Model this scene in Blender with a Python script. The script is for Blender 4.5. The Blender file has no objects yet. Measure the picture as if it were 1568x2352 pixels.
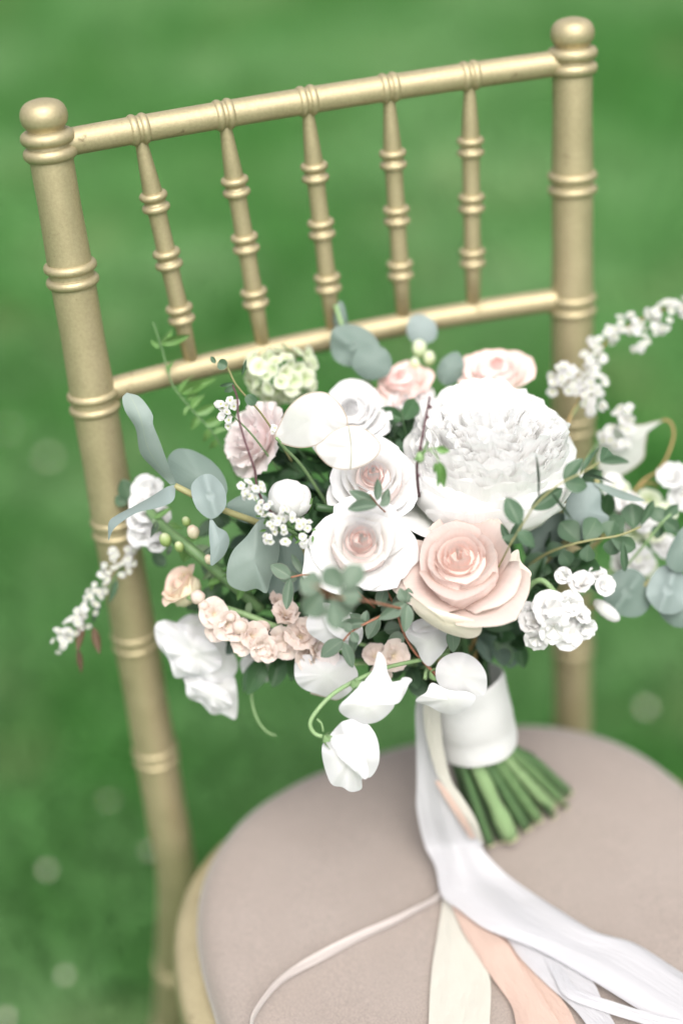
import bpy, math, random
import numpy as np
from mathutils import Vector, Matrix

random.seed(7)
rng = np.random.default_rng(7)
scene = bpy.context.scene
COL = scene.collection
PI = math.pi

# ------------------------------------------------------------------ camera, sky, sun, exposure
CAM = Vector((-0.270, -0.769, 1.328))
PITCH, YAW, ROLL, FPX = 0.653, 0.306, -0.036, 3547.8
FWD = Vector((math.sin(YAW) * math.cos(PITCH), math.cos(YAW) * math.cos(PITCH), -math.sin(PITCH)))
_r = FWD.cross(Vector((0, 0, 1))).normalized()
_u = _r.cross(FWD)
RGT = _r * math.cos(ROLL) + _u * math.sin(ROLL)
UPV = -_r * math.sin(ROLL) + _u * math.cos(ROLL)
cam = bpy.data.cameras.new('camera')
camo = bpy.data.objects.new('camera', cam)
COL.objects.link(camo)
camo.matrix_world = Matrix(((RGT.x, UPV.x, -FWD.x, CAM.x), (RGT.y, UPV.y, -FWD.y, CAM.y),
                            (RGT.z, UPV.z, -FWD.z, CAM.z), (0, 0, 0, 1)))
cam.sensor_fit = 'VERTICAL'
cam.sensor_height = 36.0
cam.sensor_width = 24.0
cam.lens = FPX * 36.0 / 2352.0
cam.clip_start = 0.02
cam.clip_end = 400.0
cam.dof.use_dof = True
cam.dof.focus_distance = 0.922
cam.dof.aperture_fstop = 1.42
scene.camera = camo

world = bpy.data.worlds.new('World')
scene.world = world
world.use_nodes = True
wn = world.node_tree
wn.nodes.clear()
sky = wn.nodes.new('ShaderNodeTexSky')
sky.sky_type = 'NISHITA'
sky.sun_disc = False
SUN_EL, SUN_AZ = math.radians(62), math.radians(190)     # azimuth from +Y towards +X: veiled sun behind the photographer
sky.sun_elevation = SUN_EL
sky.sun_rotation = SUN_AZ
sky.dust_density = 8.0
sky.air_density = 1.0
sky.ozone_density = 1.0
bg = wn.nodes.new('ShaderNodeBackground')
bg.inputs['Strength'].default_value = 0.15
wo = wn.nodes.new('ShaderNodeOutputWorld')
hs = wn.nodes.new('ShaderNodeHueSaturation')            # thin cloud takes most of the blue out of the sky
hs.inputs['Saturation'].default_value = 0.36
wn.links.new(sky.outputs[0], hs.inputs['Color'])
wn.links.new(hs.outputs[0], bg.inputs[0])
wn.links.new(bg.outputs[0], wo.inputs[0])

sl = bpy.data.lights.new('sun', 'SUN')
sl.energy = 0.8
sl.angle = math.radians(55)
sl.color = (1.0, 0.965, 0.93)
so = bpy.data.objects.new('sun', sl)
COL.objects.link(so)
sd = Vector((math.sin(SUN_AZ) * math.cos(SUN_EL), math.cos(SUN_AZ) * math.cos(SUN_EL), math.sin(SUN_EL)))
so.rotation_euler = sd.to_track_quat('Z', 'Y').to_euler()

scene.view_settings.view_transform = 'Standard'
scene.view_settings.look = 'None'
scene.view_settings.exposure = 0.86
scene.view_settings.gamma = 1.0
scene.view_settings.use_curve_mapping = False
scene.render.engine = 'CYCLES'
scene.cycles.use_denoising = True
scene.cycles.max_bounces = 14
scene.cycles.diffuse_bounces = 12
scene.cycles.transmission_bounces = 12
scene.cycles.transparent_max_bounces = 8
scene.cycles.sample_clamp_indirect = 6.0

# ------------------------------------------------------------------ small helpers
def at(px, py, d):
    """world point seen at picture position (1568 x 2352 grid) at distance d along the view axis"""
    return CAM + (FWD + RGT * ((px - 784.0) / FPX) - UPV * ((py - 1176.0) / FPX)) * d

def on_z(px, py, z):
    v = FWD + RGT * ((px - 784.0) / FPX) - UPV * ((py - 1176.0) / FPX)
    return CAM + v * ((z - CAM.z) / v.z)

def mm(px, d):
    return px * d / FPX

def facing(p, right=0.0, up=0.0, toward=1.0):
    t = (CAM - p).normalized()
    return (t * toward + RGT * right + UPV * up).normalized()

def frame(p, n, roll=0.0):
    """matrix with local +Z along n, local +Y as near to picture-up as possible, then rolled"""
    z = n.normalized()
    y = UPV - z * UPV.dot(z)
    if y.length < 1e-3:
        y = RGT - z * RGT.dot(z)
    y.normalize()
    x = y.cross(z)
    m = Matrix(((x.x, y.x, z.x, p.x), (x.y, y.y, z.y, p.y), (x.z, y.z, z.z, p.z), (0, 0, 0, 1)))
    return m @ Matrix.Rotation(roll, 4, 'Z')

def axes(p, ydir, zdir):
    """matrix with local +Y exactly along ydir and local +Z near zdir"""
    y = ydir.normalized()
    z = zdir - y * zdir.dot(y)
    if z.length < 1e-4:
        z = Vector((0.3, 0.5, 0.8)) - y * Vector((0.3, 0.5, 0.8)).dot(y)
    z.normalize()
    x = y.cross(z)
    return Matrix(((x.x, y.x, z.x, p.x), (x.y, y.y, z.y, p.y), (x.z, y.z, z.z, p.z), (0, 0, 0, 1)))

WM = {}
def put(name, data, parent=None, world_m=None, label=None):
    o = bpy.data.objects.new(name, data)
    COL.objects.link(o)
    w = world_m if world_m is not None else Matrix.Identity(4)
    if parent is not None:
        o.parent = parent
        o.matrix_basis = WM[parent.name].inverted() @ w
    else:
        o.matrix_basis = w
    WM[o.name] = w.copy()
    if label:
        o['label'] = label
    return o

def tag(o, label, cat, group=None):
    o['label'] = label
    o['category'] = cat
    if group:
        o['group'] = group

def mesh(name, verts, faces, mats, uvs=None, smooth=True, fmat=None):
    me = bpy.data.meshes.new(name)
    me.from_pydata([tuple(v) for v in verts], [], [tuple(f) for f in faces])
    for m in (mats if isinstance(mats, (list, tuple)) else [mats]):
        me.materials.append(m)
    if uvs is not None:
        lay = me.uv_layers.new(name='UVMap')
        idx = np.empty(len(me.loops), dtype=np.int32)
        me.loops.foreach_get('vertex_index', idx)
        lay.data.foreach_set('uv', np.asarray(uvs, dtype=np.float32)[idx].ravel())
    if smooth:
        me.polygons.foreach_set('use_smooth', [True] * len(me.polygons))
    if fmat is not None:
        me.polygons.foreach_set('material_index', fmat)
    me.update()
    return me

def grid_faces(nu, nv, off=0, wrap=False):
    f = []
    n = nu if wrap else nu - 1
    for j in range(nv - 1):
        for i in range(n):
            a = off + j * nu + i
            b = off + j * nu + (i + 1) % nu
            f.append((a, b, b + nu, a + nu))
    return f

def catmull(pts, n):
    pts = [Vector(p) for p in pts]
    if len(pts) == 2:
        return [pts[0].lerp(pts[1], i / (n - 1)) for i in range(n)]
    P = [pts[0] * 2 - pts[1]] + pts + [pts[-1] * 2 - pts[-2]]
    segs = len(pts) - 1
    out = []
    for i in range(n):
        t = i / (n - 1) * segs
        k = min(int(t), segs - 1)
        t -= k
        a, b, c, d = P[k], P[k + 1], P[k + 2], P[k + 3]
        out.append(0.5 * ((2 * b) + (c - a) * t + (2 * a - 5 * b + 4 * c - d) * t * t + (3 * b - a - 3 * c + d) * t ** 3))
    return out

def tube_data(pts, rad, sides=8, origin=None, cap=True):
    """verts, faces of a tube along pts with radius per point"""
    n = len(pts)
    if not hasattr(rad, '__len__'):
        rad = [rad] * n
    o = origin if origin is not None else Vector((0, 0, 0))
    verts, t0 = [], None
    for i in range(n):
        t = (pts[min(i + 1, n - 1)] - pts[max(i - 1, 0)]).normalized()
        if t0 is None:
            ref = Vector((0, 0, 1)) if abs(t.z) < 0.9 else Vector((1, 0, 0))
            x = t.cross(ref).normalized()
        else:
            x = (x - t * x.dot(t)).normalized()
        t0 = t
        y = t.cross(x)
        for k in range(sides):
            a = 2 * PI * k / sides
            verts.append(pts[i] - o + (x * math.cos(a) + y * math.sin(a)) * rad[i])
    faces = grid_faces(sides, n, 0, True)
    if cap:
        faces.append(tuple(range(sides - 1, -1, -1)))
        faces.append(tuple((n - 1) * sides + k for k in range(sides)))
    uv = [(k / sides, i / max(1, n - 1)) for i in range(n) for k in range(sides)]
    return verts, faces, uv

def tube(name, pts, rad, mat, parent=None, sides=8, n=None, label=None, taper=None):
    p = catmull(pts, n or max(6, 5 * (len(pts) - 1) + 1))
    r = rad
    if taper is not None:
        r = [rad + (taper - rad) * i / (len(p) - 1) for i in range(len(p))]
    v, f, uv = tube_data(p, r, sides, p[0])
    return put(name, mesh(name, v, f, mat, uv), parent, Matrix.Translation(p[0]), label)

def lathe_data(prof, sides=28):
    """prof: list of (r, z)"""
    verts = [(r * math.cos(2 * PI * k / sides), r * math.sin(2 * PI * k / sides), z) for r, z in prof for k in range(sides)]
    faces = grid_faces(sides, len(prof), 0, True)
    faces.append(tuple(range(sides - 1, -1, -1)))
    faces.append(tuple((len(prof) - 1) * sides + k for k in range(sides)))
    return verts, faces

# ------------------------------------------------------------------ materials
def new_mat(name):
    m = bpy.data.materials.new(name)
    m.use_nodes = True
    nt = m.node_tree
    nt.nodes.clear()
    out = nt.nodes.new('ShaderNodeOutputMaterial')
    return m, nt, out

def N(nt, kind, **kw):
    n = nt.nodes.new(kind)
    for k, v in kw.items():
        setattr(n, k, v)
    return n

def ramp(nt, stops, src=None, interp='LINEAR'):
    r = nt.nodes.new('ShaderNodeValToRGB')
    el = r.color_ramp.elements
    r.color_ramp.interpolation = interp
    while len(el) < len(stops):
        el.new(0.5)
    for e, (p, c) in zip(el, stops):
        e.position = p
        e.color = (*c, 1) if len(c) == 3 else c
    if src is not None:
        nt.links.new(src, r.inputs[0])
    return r

def noise(nt, scale, detail=3, coord='Object', rough=0.5):
    tc = nt.nodes.new('ShaderNodeTexCoord')
    n = nt.nodes.new('ShaderNodeTexNoise')
    n.inputs['Scale'].default_value = scale
    n.inputs['Detail'].default_value = detail
    n.inputs['Roughness'].default_value = rough
    nt.links.new(tc.outputs[coord], n.inputs['Vector'])
    return n

def mixc(nt, a, b, fac, mode='MIX'):
    m = nt.nodes.new('ShaderNodeMix')
    m.data_type = 'RGBA'
    m.blend_type = mode
    for s, val in ((6, a), (7, b)):
        if isinstance(val, tuple):
            m.inputs[s].default_value = (*val, 1)
        else:
            nt.links.new(val, m.inputs[s])
    if isinstance(fac, (int, float)):
        m.inputs[0].default_value = fac
    else:
        nt.links.new(fac, m.inputs[0])
    return m.outputs[2]

def sheet_shader(nt, out, col, rough=0.6, trans=0.3, spec=0.3, bump=None, tcol=None, sheen=0.0):
    p = N(nt, 'ShaderNodeBsdfPrincipled')
    p.inputs['Roughness'].default_value = rough
    p.inputs['Specular IOR Level'].default_value = spec
    if sheen:
        p.inputs['Sheen Weight'].default_value = sheen
    t = N(nt, 'ShaderNodeBsdfTranslucent')
    nt.links.new(col, p.inputs['Base Color'])
    nt.links.new(tcol if tcol is not None else col, t.inputs['Color'])
    if bump is not None:
        nt.links.new(bump, p.inputs['Normal'])
        nt.links.new(bump, t.inputs['Normal'])
    mx = N(nt, 'ShaderNodeMixShader')
    mx.inputs[0].default_value = trans
    nt.links.new(p.outputs[0], mx.inputs[1])
    nt.links.new(t.outputs[0], mx.inputs[2])
    nt.links.new(mx.outputs[0], out.inputs[0])

def petal_mat(name, stops, trans=0.35, var=0.06, rough=0.55, streak=0.25, tint=(0.9, 0.75, 0.7), relief=0.28):
    """stops: colour along the petal from base (0) to rim (1)"""
    m, nt, out = new_mat(name)
    uv = N(nt, 'ShaderNodeUVMap')
    sx = N(nt, 'ShaderNodeSeparateXYZ')
    nt.links.new(uv.outputs[0], sx.inputs[0])
    r = ramp(nt, stops, sx.outputs[1])
    # fine lengthwise veins
    mp = N(nt, 'ShaderNodeMapping')
    mp.inputs['Scale'].default_value = (26, 2.2, 1)
    nt.links.new(uv.outputs[0], mp.inputs[0])
    nz = N(nt, 'ShaderNodeTexNoise')
    nz.inputs['Scale'].default_value = 1.0
    nz.inputs['Detail'].default_value = 3
    nt.links.new(mp.outputs[0], nz.inputs['Vector'])
    vr = ramp(nt, [(0.3, (0.89, 0.89, 0.885)), (0.7, (1, 1, 1))], nz.outputs[0])
    c = mixc(nt, r.outputs[0], vr.outputs[0], streak * 2.0 if streak < 0.5 else 1.0, 'MULTIPLY')
    oi = N(nt, 'ShaderNodeObjectInfo')
    ov = ramp(nt, [(0, tuple(1 - var * 2.2 * (1 - t) for t in tint)), (0.5, (1, 1, 1)), (1, (1, 1, 1))], oi.outputs['Random'])
    c = mixc(nt, c, ov.outputs[0], 1.0, 'MULTIPLY')
    b = N(nt, 'ShaderNodeBump')
    b.inputs['Strength'].default_value = relief
    b.inputs['Distance'].default_value = 0.002
    nt.links.new(nz.outputs[0], b.inputs['Height'])
    sheet_shader(nt, out, c, rough, trans, 0.25, b.outputs[0])
    return m

def leaf_mat(name, a, b, rib, trans=0.15, rough=0.5, back=None, edge=None):
    """a, b: two tones mottled over the blade; rib: midrib colour"""
    m, nt, out = new_mat(name)
    uv = N(nt, 'ShaderNodeUVMap')
    sx = N(nt, 'ShaderNodeSeparateXYZ')
    nt.links.new(uv.outputs[0], sx.inputs[0])
    nz = noise(nt, 90, 4)
    oi = N(nt, 'ShaderNodeObjectInfo')
    ad = N(nt, 'ShaderNodeMath', operation='MULTIPLY_ADD')
    ad.inputs[1].default_value = 0.40
    nt.links.new(oi.outputs['Random'], ad.inputs[0])
    sc = N(nt, 'ShaderNodeMath', operation='MULTIPLY')
    sc.inputs[1].default_value = 0.8
    nt.links.new(nz.outputs[0], sc.inputs[0])
    nt.links.new(sc.outputs[0], ad.inputs[2])
    c = mixc(nt, a, b, ad.outputs[0])
    # midrib: |u-0.5| small
    su = N(nt, 'ShaderNodeMath', operation='SUBTRACT')
    su.inputs[1].default_value = 0.5
    nt.links.new(sx.outputs[0], su.inputs[0])
    ab = N(nt, 'ShaderNodeMath', operation='ABSOLUTE')
    nt.links.new(su.outputs[0], ab.inputs[0])
    rr = ramp(nt, [(0.0, (0.75, 0.75, 0.75)), (0.03, (0, 0, 0))], ab.outputs[0])
    c = mixc(nt, c, rib, rr.outputs[0])
    if edge is not None:
        er = ramp(nt, [(0.455, (0, 0, 0)), (0.5, (0.8, 0.8, 0.8))], ab.outputs[0])
        c = mixc(nt, c, edge, er.outputs[0])
    if back is not None:
        gm = N(nt, 'ShaderNodeNewGeometry')
        c = mixc(nt, c, back, gm.outputs['Backfacing'])
    # side veins as fine relief
    wv = N(nt, 'ShaderNodeTexWave')
    wv.inputs['Scale'].default_value = 5.0
    wv.inputs['Distortion'].default_value = 1.5
    mp = N(nt, 'ShaderNodeMapping')
    mp.inputs['Rotation'].default_value = (0, 0, 0.9)
    nt.links.new(uv.outputs[0], mp.inputs[0])
    nt.links.new(mp.outputs[0], wv.inputs['Vector'])
    bp = N(nt, 'ShaderNodeBump')
    bp.inputs['Strength'].default_value = 0.03
    bp.inputs['Distance'].default_value = 0.001
    nt.links.new(wv.outputs[0], bp.inputs['Height'])
    sheet_shader(nt, out, c, rough, trans, 0.35, bp.outputs[0])
    return m

def plain_mat(name, a, b, scale=60, rough=0.6, spec=0.3, bump=0.0, bscale=200, trans=0.0):
    m, nt, out = new_mat(name)
    nz = noise(nt, scale, 4)
    c = mixc(nt, a, b, nz.outputs[0])
    nrm = None
    if bump:
        n2 = noise(nt, bscale, 3)
        bp = N(nt, 'ShaderNodeBump')
        bp.inputs['Strength'].default_value = bump
        bp.inputs['Distance'].default_value = 0.001
        nt.links.new(n2.outputs[0], bp.inputs['Height'])
        nrm = bp.outputs[0]
    sheet_shader(nt, out, c, rough, trans, spec, nrm)
    return m

def gold_mat():
    m, nt, out = new_mat('gold_paint')
    n1 = noise(nt, 45, 5, rough=0.65)
    c = mixc(nt, (0.36, 0.305, 0.178), (0.455, 0.395, 0.245), n1.outputs[0])
    # rubbed places where the darker wood shows
    n2 = noise(nt, 70, 6, rough=0.7)
    r = ramp(nt, [(0.64, (0, 0, 0)), (0.69, (0.8, 0.8, 0.8))], n2.outputs[0])
    c = mixc(nt, c, (0.20, 0.16, 0.085), r.outputs[0])
    n5 = noise(nt, 520, 3, rough=0.7)
    fl = ramp(nt, [(0.32, (0.90, 0.895, 0.88)), (0.68, (1.08, 1.08, 1.08))], n5.outputs[0])
    c = mixc(nt, c, fl.outputs[0], 1.0, 'MULTIPLY')
    p = N(nt, 'ShaderNodeBsdfPrincipled')
    nt.links.new(c, p.inputs['Base Color'])
    p.inputs['Metallic'].default_value = 0.65
    p.inputs['Coat Weight'].default_value = 0.15
    p.inputs['Coat Roughness'].default_value = 0.42
    p.inputs['Specular IOR Level'].default_value = 0.6
    rr = ramp(nt, [(0.3, (0.48,) * 3), (0.7, (0.60,) * 3)], n1.outputs[0])
    nt.links.new(rr.outputs[0], p.inputs['Roughness'])
    n3 = noise(nt, 900, 2)
    bp = N(nt, 'ShaderNodeBump')
    bp.inputs['Strength'].default_value = 0.28
    bp.inputs['Distance'].default_value = 0.0006
    nt.links.new(n3.outputs[0], bp.inputs['Height'])
    nt.links.new(bp.outputs[0], p.inputs['Normal'])
    nt.links.new(p.outputs[0], out.inputs[0])
    return m

def fabric_mat():
    m, nt, out = new_mat('taupe_fabric')
    n1 = noise(nt, 14, 4, rough=0.6)
    c = mixc(nt, (0.228, 0.193, 0.170), (0.286, 0.249, 0.224), n1.outputs[0])
    n2 = noise(nt, 1000, 3)
    n4 = ramp(nt, [(0.35, (0.82, 0.82, 0.82)), (0.65, (1.10, 1.09, 1.08))], n2.outputs[0])
    c = mixc(nt, c, n4.outputs[0], 1.0, 'MULTIPLY')
    p = N(nt, 'ShaderNodeBsdfPrincipled')
    nt.links.new(c, p.inputs['Base Color'])
    p.inputs['Roughness'].default_value = 0.85
    p.inputs['Specular IOR Level'].default_value = 0.15
    p.inputs['Sheen Weight'].default_value = 0.35
    p.inputs['Sheen Roughness'].default_value = 0.4
    bp = N(nt, 'ShaderNodeBump')
    bp.inputs['Strength'].default_value = 0.35
    bp.inputs['Distance'].default_value = 0.0006
    nt.links.new(n2.outputs[0], bp.inputs['Height'])
    nt.links.new(bp.outputs[0], p.inputs['Normal'])
    nt.links.new(p.outputs[0], out.inputs[0])
    return m

def ribbon_mat(name, col, trans, rough=0.38, relief=0.45):
    m, nt, out = new_mat(name)
    uv = N(nt, 'ShaderNodeUVMap')
    mp = N(nt, 'ShaderNodeMapping')
    mp.inputs['Scale'].default_value = (5, 9, 1)
    nt.links.new(uv.outputs[0], mp.inputs[0])
    nz = N(nt, 'ShaderNodeTexNoise')
    nz.inputs['Scale'].default_value = 1.0
    nz.inputs['Detail'].default_value = 3
    nt.links.new(mp.outputs[0], nz.inputs['Vector'])
    c = mixc(nt, tuple(x * 0.95 for x in col), col, nz.outputs[0])
    bp = N(nt, 'ShaderNodeBump')
    bp.inputs['Strength'].default_value = relief
    bp.inputs['Distance'].default_value = 0.004
    nt.links.new(nz.outputs[0], bp.inputs['Height'])
    sheet_shader(nt, out, c, rough, trans, 0.4, bp.outputs[0], sheen=0.3)
    return m

def lawn_mat(name, dark, light, trans=0.0):
    m, nt, out = new_mat(name)
    tc = N(nt, 'ShaderNodeNewGeometry')
    def nz(s, d):
        n = N(nt, 'ShaderNodeTexNoise')
        n.inputs['Scale'].default_value = s
        n.inputs['Detail'].default_value = d
        nt.links.new(tc.outputs['Position'], n.inputs['Vector'])
        return n
    n1, n2 = nz(1.7, 2), nz(9, 3)
    ad = N(nt, 'ShaderNodeMath', operation='MULTIPLY_ADD')
    ad.inputs[1].default_value = 0.35
    sb = N(nt, 'ShaderNodeMath', operation='SUBTRACT')
    sb.inputs[1].default_value = 0.175
    nt.links.new(n2.outputs[0], ad.inputs[0])
    nt.links.new(n1.outputs[0], sb.inputs[0])
    nt.links.new(sb.outputs[0], ad.inputs[2])
    r = ramp(nt, [(0.38, dark), (0.56, tuple(d * .45 + l * .55 for d, l in zip(dark, light))), (0.66, light), (0.78, (light[0] * 1.25, light[1] * .98, light[2] * 1.05))], ad.outputs[0])
    n3 = nz(4.3, 3)
    dr = ramp(nt, [(0.56, (0, 0, 0)), (0.74, (0.55, 0.55, 0.55))], n3.outputs[0])
    col = mixc(nt, r.outputs[0], (light[0] * 1.35, light[1] * 0.86, light[2] * 0.95), dr.outputs[0])
    sheet_shader(nt, out, col, 0.6, trans, 0.25)
    return m

M = {}
M['gold'] = gold_mat()
M['fabric'] = fabric_mat()
M['soil'] = lawn_mat('lawn_soil', (0.045, 0.13, 0.03), (0.075, 0.17, 0.055))
M['grass'] = lawn_mat('grass_blade', (0.075, 0.240, 0.050), (0.218, 0.395, 0.168), 0.4)
M['daisy'] = petal_mat('daisy_petal', [(0, (0.75, 0.72, 0.62)), (1, (0.80, 0.78, 0.74))])
M['yellow'] = plain_mat('daisy_eye', (0.6, 0.42, 0.05), (0.7, 0.5, 0.1))
WHITE = (0.70, 0.70, 0.705)
M['white'] = petal_mat('white_petal', [(0, (0.74, 0.74, 0.68)), (0.35, (0.72, 0.72, 0.70)), (1, WHITE)], 0.25, 0.03)
M['peony'] = petal_mat('peony_petal', [(0, (0.93, 0.92, 0.87)), (0.4, (0.935, 0.935, 0.92)), (1, (0.94, 0.94, 0.935))], 0.42, 0.02)
M['blush_core'] = petal_mat('blush_white_petal', [(0, (0.94, 0.86, 0.83)), (0.55, (0.93, 0.83, 0.80)), (0.84, (0.87, 0.74, 0.71)), (0.95, (0.76, 0.72, 0.70)), (1, WHITE)], 0.55, 0.04)
M['blush_mid'] = petal_mat('cream_white_petal', [(0, (0.78, 0.69, 0.61)), (0.5, (0.76, 0.71, 0.66)), (0.85, (0.72, 0.71, 0.69)), (1, WHITE)], 0.5, 0.03)
M['pink_core'] = petal_mat('pink_petal_core', [(0, (0.93, 0.83, 0.78)), (0.6, (0.92, 0.79, 0.735)), (0.92, (0.86, 0.72, 0.67)), (1, (0.80, 0.70, 0.655))], 0.55, 0.05)
M['pink_mid'] = petal_mat('pink_petal_mid', [(0, (0.86, 0.70, 0.65)), (0.5, (0.82, 0.655, 0.605)), (0.85, (0.68, 0.54, 0.495)), (1, (0.68, 0.59, 0.555))], 0.5, 0.05)
M['pink_outer'] = petal_mat('pink_petal_outer', [(0, (0.60, 0.47, 0.38)), (0.45, (0.61, 0.475, 0.43)), (0.85, (0.62, 0.515, 0.475)), (1, (0.64, 0.565, 0.51))], 0.3, 0.05)
M['blush_fill'] = petal_mat('blush_heart_filler', [(0, (0.90, 0.78, 0.74)), (1, (0.90, 0.78, 0.74))], 0.2, 0.02)  # for the solid added inside blush roses to brighten the gaps
M['pink_fill'] = petal_mat('pink_heart_filler', [(0, (0.88, 0.73, 0.67)), (1, (0.88, 0.73, 0.67))], 0.2, 0.02)  # for the added solid that lightens the pink rose's heart
M['cream'] = petal_mat('cream_petal', [(0, (0.80, 0.75, 0.60)), (0.6, (0.80, 0.755, 0.65)), (1, (0.80, 0.73, 0.64))], 0.28, 0.05)
M['lilac'] = petal_mat('pale_pink_petal', [(0, (0.95, 0.86, 0.845)), (0.4, (0.95, 0.875, 0.87)), (1, (0.93, 0.865, 0.865))], 0.5, 0.02)
M['salmon'] = petal_mat('salmon_petal', [(0, (0.86, 0.74, 0.52)), (0.4, (0.88, 0.75, 0.67)), (0.8, (0.88, 0.72, 0.69)), (1, (0.84, 0.60, 0.56))], 0.3, 0.08)
M['peach'] = petal_mat('peach_stock_petal', [(0, (0.78, 0.68, 0.48)), (0.5, (0.82, 0.71, 0.63)), (1, (0.78, 0.68, 0.635))], 0.4, 0.07)
M['bicolor'] = petal_mat('cream_bud_petal', [(0, (0.78, 0.74, 0.48)), (0.55, (0.84, 0.78, 0.60)), (0.85, (0.86, 0.75, 0.62)), (1, (0.84, 0.62, 0.55))], 0.4, 0.05)
M['pea'] = petal_mat('sweet_pea_petal', [(0, (0.60, 0.615, 0.59)), (0.5, (0.635, 0.635, 0.635)), (1, (0.645, 0.645, 0.665))], 0.3, 0.02, streak=0.06, relief=0.05)
M['snow'] = petal_mat('spirea_petal', [(0, (0.42, 0.46, 0.12)), (0.22, (0.55, 0.60, 0.28)), (0.36, (0.64, 0.64, 0.60)), (1, (0.66, 0.66, 0.67))], 0.3, 0.04)
M['lime'] = petal_mat('green_floret_petal', [(0, (0.40, 0.53, 0.22)), (0.4, (0.64, 0.72, 0.48)), (1, (0.77, 0.81, 0.68))], 0.35, 0.12)
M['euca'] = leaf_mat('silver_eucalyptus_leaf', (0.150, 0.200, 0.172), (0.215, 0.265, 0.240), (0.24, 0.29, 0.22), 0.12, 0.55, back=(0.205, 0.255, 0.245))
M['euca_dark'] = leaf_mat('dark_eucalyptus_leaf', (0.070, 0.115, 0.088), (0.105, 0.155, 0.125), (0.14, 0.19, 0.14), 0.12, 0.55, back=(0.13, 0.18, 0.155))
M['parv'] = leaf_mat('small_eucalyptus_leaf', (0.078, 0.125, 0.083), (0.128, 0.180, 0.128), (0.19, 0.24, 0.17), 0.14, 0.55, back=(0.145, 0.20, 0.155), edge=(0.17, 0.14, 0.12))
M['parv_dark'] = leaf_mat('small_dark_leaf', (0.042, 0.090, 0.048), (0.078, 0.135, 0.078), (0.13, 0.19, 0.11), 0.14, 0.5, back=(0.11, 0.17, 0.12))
M['green'] = leaf_mat('fresh_green_leaf', (0.075, 0.175, 0.045), (0.15, 0.29, 0.085), (0.22, 0.36, 0.14), 0.25, 0.45)
M['bud_green'] = petal_mat('green_bud_petal', [(0, (0.20, 0.33, 0.09)), (0.6, (0.36, 0.47, 0.18)), (1, (0.62, 0.66, 0.44))], 0.2, 0.1)
M['stem_leaf'] = leaf_mat('pale_stock_leaf', (0.13, 0.20, 0.11), (0.21, 0.29, 0.17), (0.26, 0.33, 0.2), 0.2, 0.55)
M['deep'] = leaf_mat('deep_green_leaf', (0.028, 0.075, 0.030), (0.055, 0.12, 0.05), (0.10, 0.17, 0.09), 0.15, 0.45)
M['stem'] = plain_mat('green_stem', (0.070, 0.150, 0.055), (0.145, 0.235, 0.100), 120, 0.45, 0.4, 0.2, 300)
M['stem_pale'] = plain_mat('pale_green_stem', (0.15, 0.25, 0.105), (0.25, 0.36, 0.18), 120, 0.5)
M['stem_mid'] = plain_mat('deep_green_stem', (0.045, 0.105, 0.04), (0.09, 0.16, 0.065), 120, 0.45, 0.4, 0.2, 300)
M['stem_cut'] = plain_mat('cut_stem_end', (0.42, 0.42, 0.24), (0.52, 0.50, 0.32), 300, 0.7)
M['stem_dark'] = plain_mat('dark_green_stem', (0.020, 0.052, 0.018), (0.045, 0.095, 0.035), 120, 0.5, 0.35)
M['twig_red'] = plain_mat('red_eucalyptus_twig', (0.24, 0.085, 0.055), (0.31, 0.155, 0.09), 200, 0.5)
M['twig_yellow'] = plain_mat('yellow_eucalyptus_twig', (0.22, 0.22, 0.10), (0.29, 0.27, 0.13), 200, 0.5)
M['twig_purple'] = plain_mat('purple_brown_twig', (0.060, 0.026, 0.032), (0.11, 0.052, 0.06), 260, 0.5, 0.3, 0.3, 500)
M['twig_brown'] = plain_mat('brown_twig', (0.22, 0.15, 0.06), (0.36, 0.25, 0.11), 200, 0.6)
M['dry'] = leaf_mat('dry_brown_leaf', (0.065, 0.045, 0.028), (0.11, 0.07, 0.04), (0.11, 0.08, 0.05), 0.1, 0.6)
M['satin_white'] = ribbon_mat('white_satin', (0.64, 0.64, 0.635), 0.15, 0.5, 0.10)
M['silk_white'] = ribbon_mat('white_silk', (0.54, 0.54, 0.56), 0.35, 0.42)
M['silk_peach'] = ribbon_mat('peach_silk', (0.62, 0.46, 0.385), 0.35, 0.42)
M['silk_cream'] = ribbon_mat('cream_silk', (0.56, 0.545, 0.48), 0.28, 0.42)
M['silk_blush'] = ribbon_mat('blush_silk', (0.62, 0.56, 0.53), 0.28, 0.42)

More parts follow.
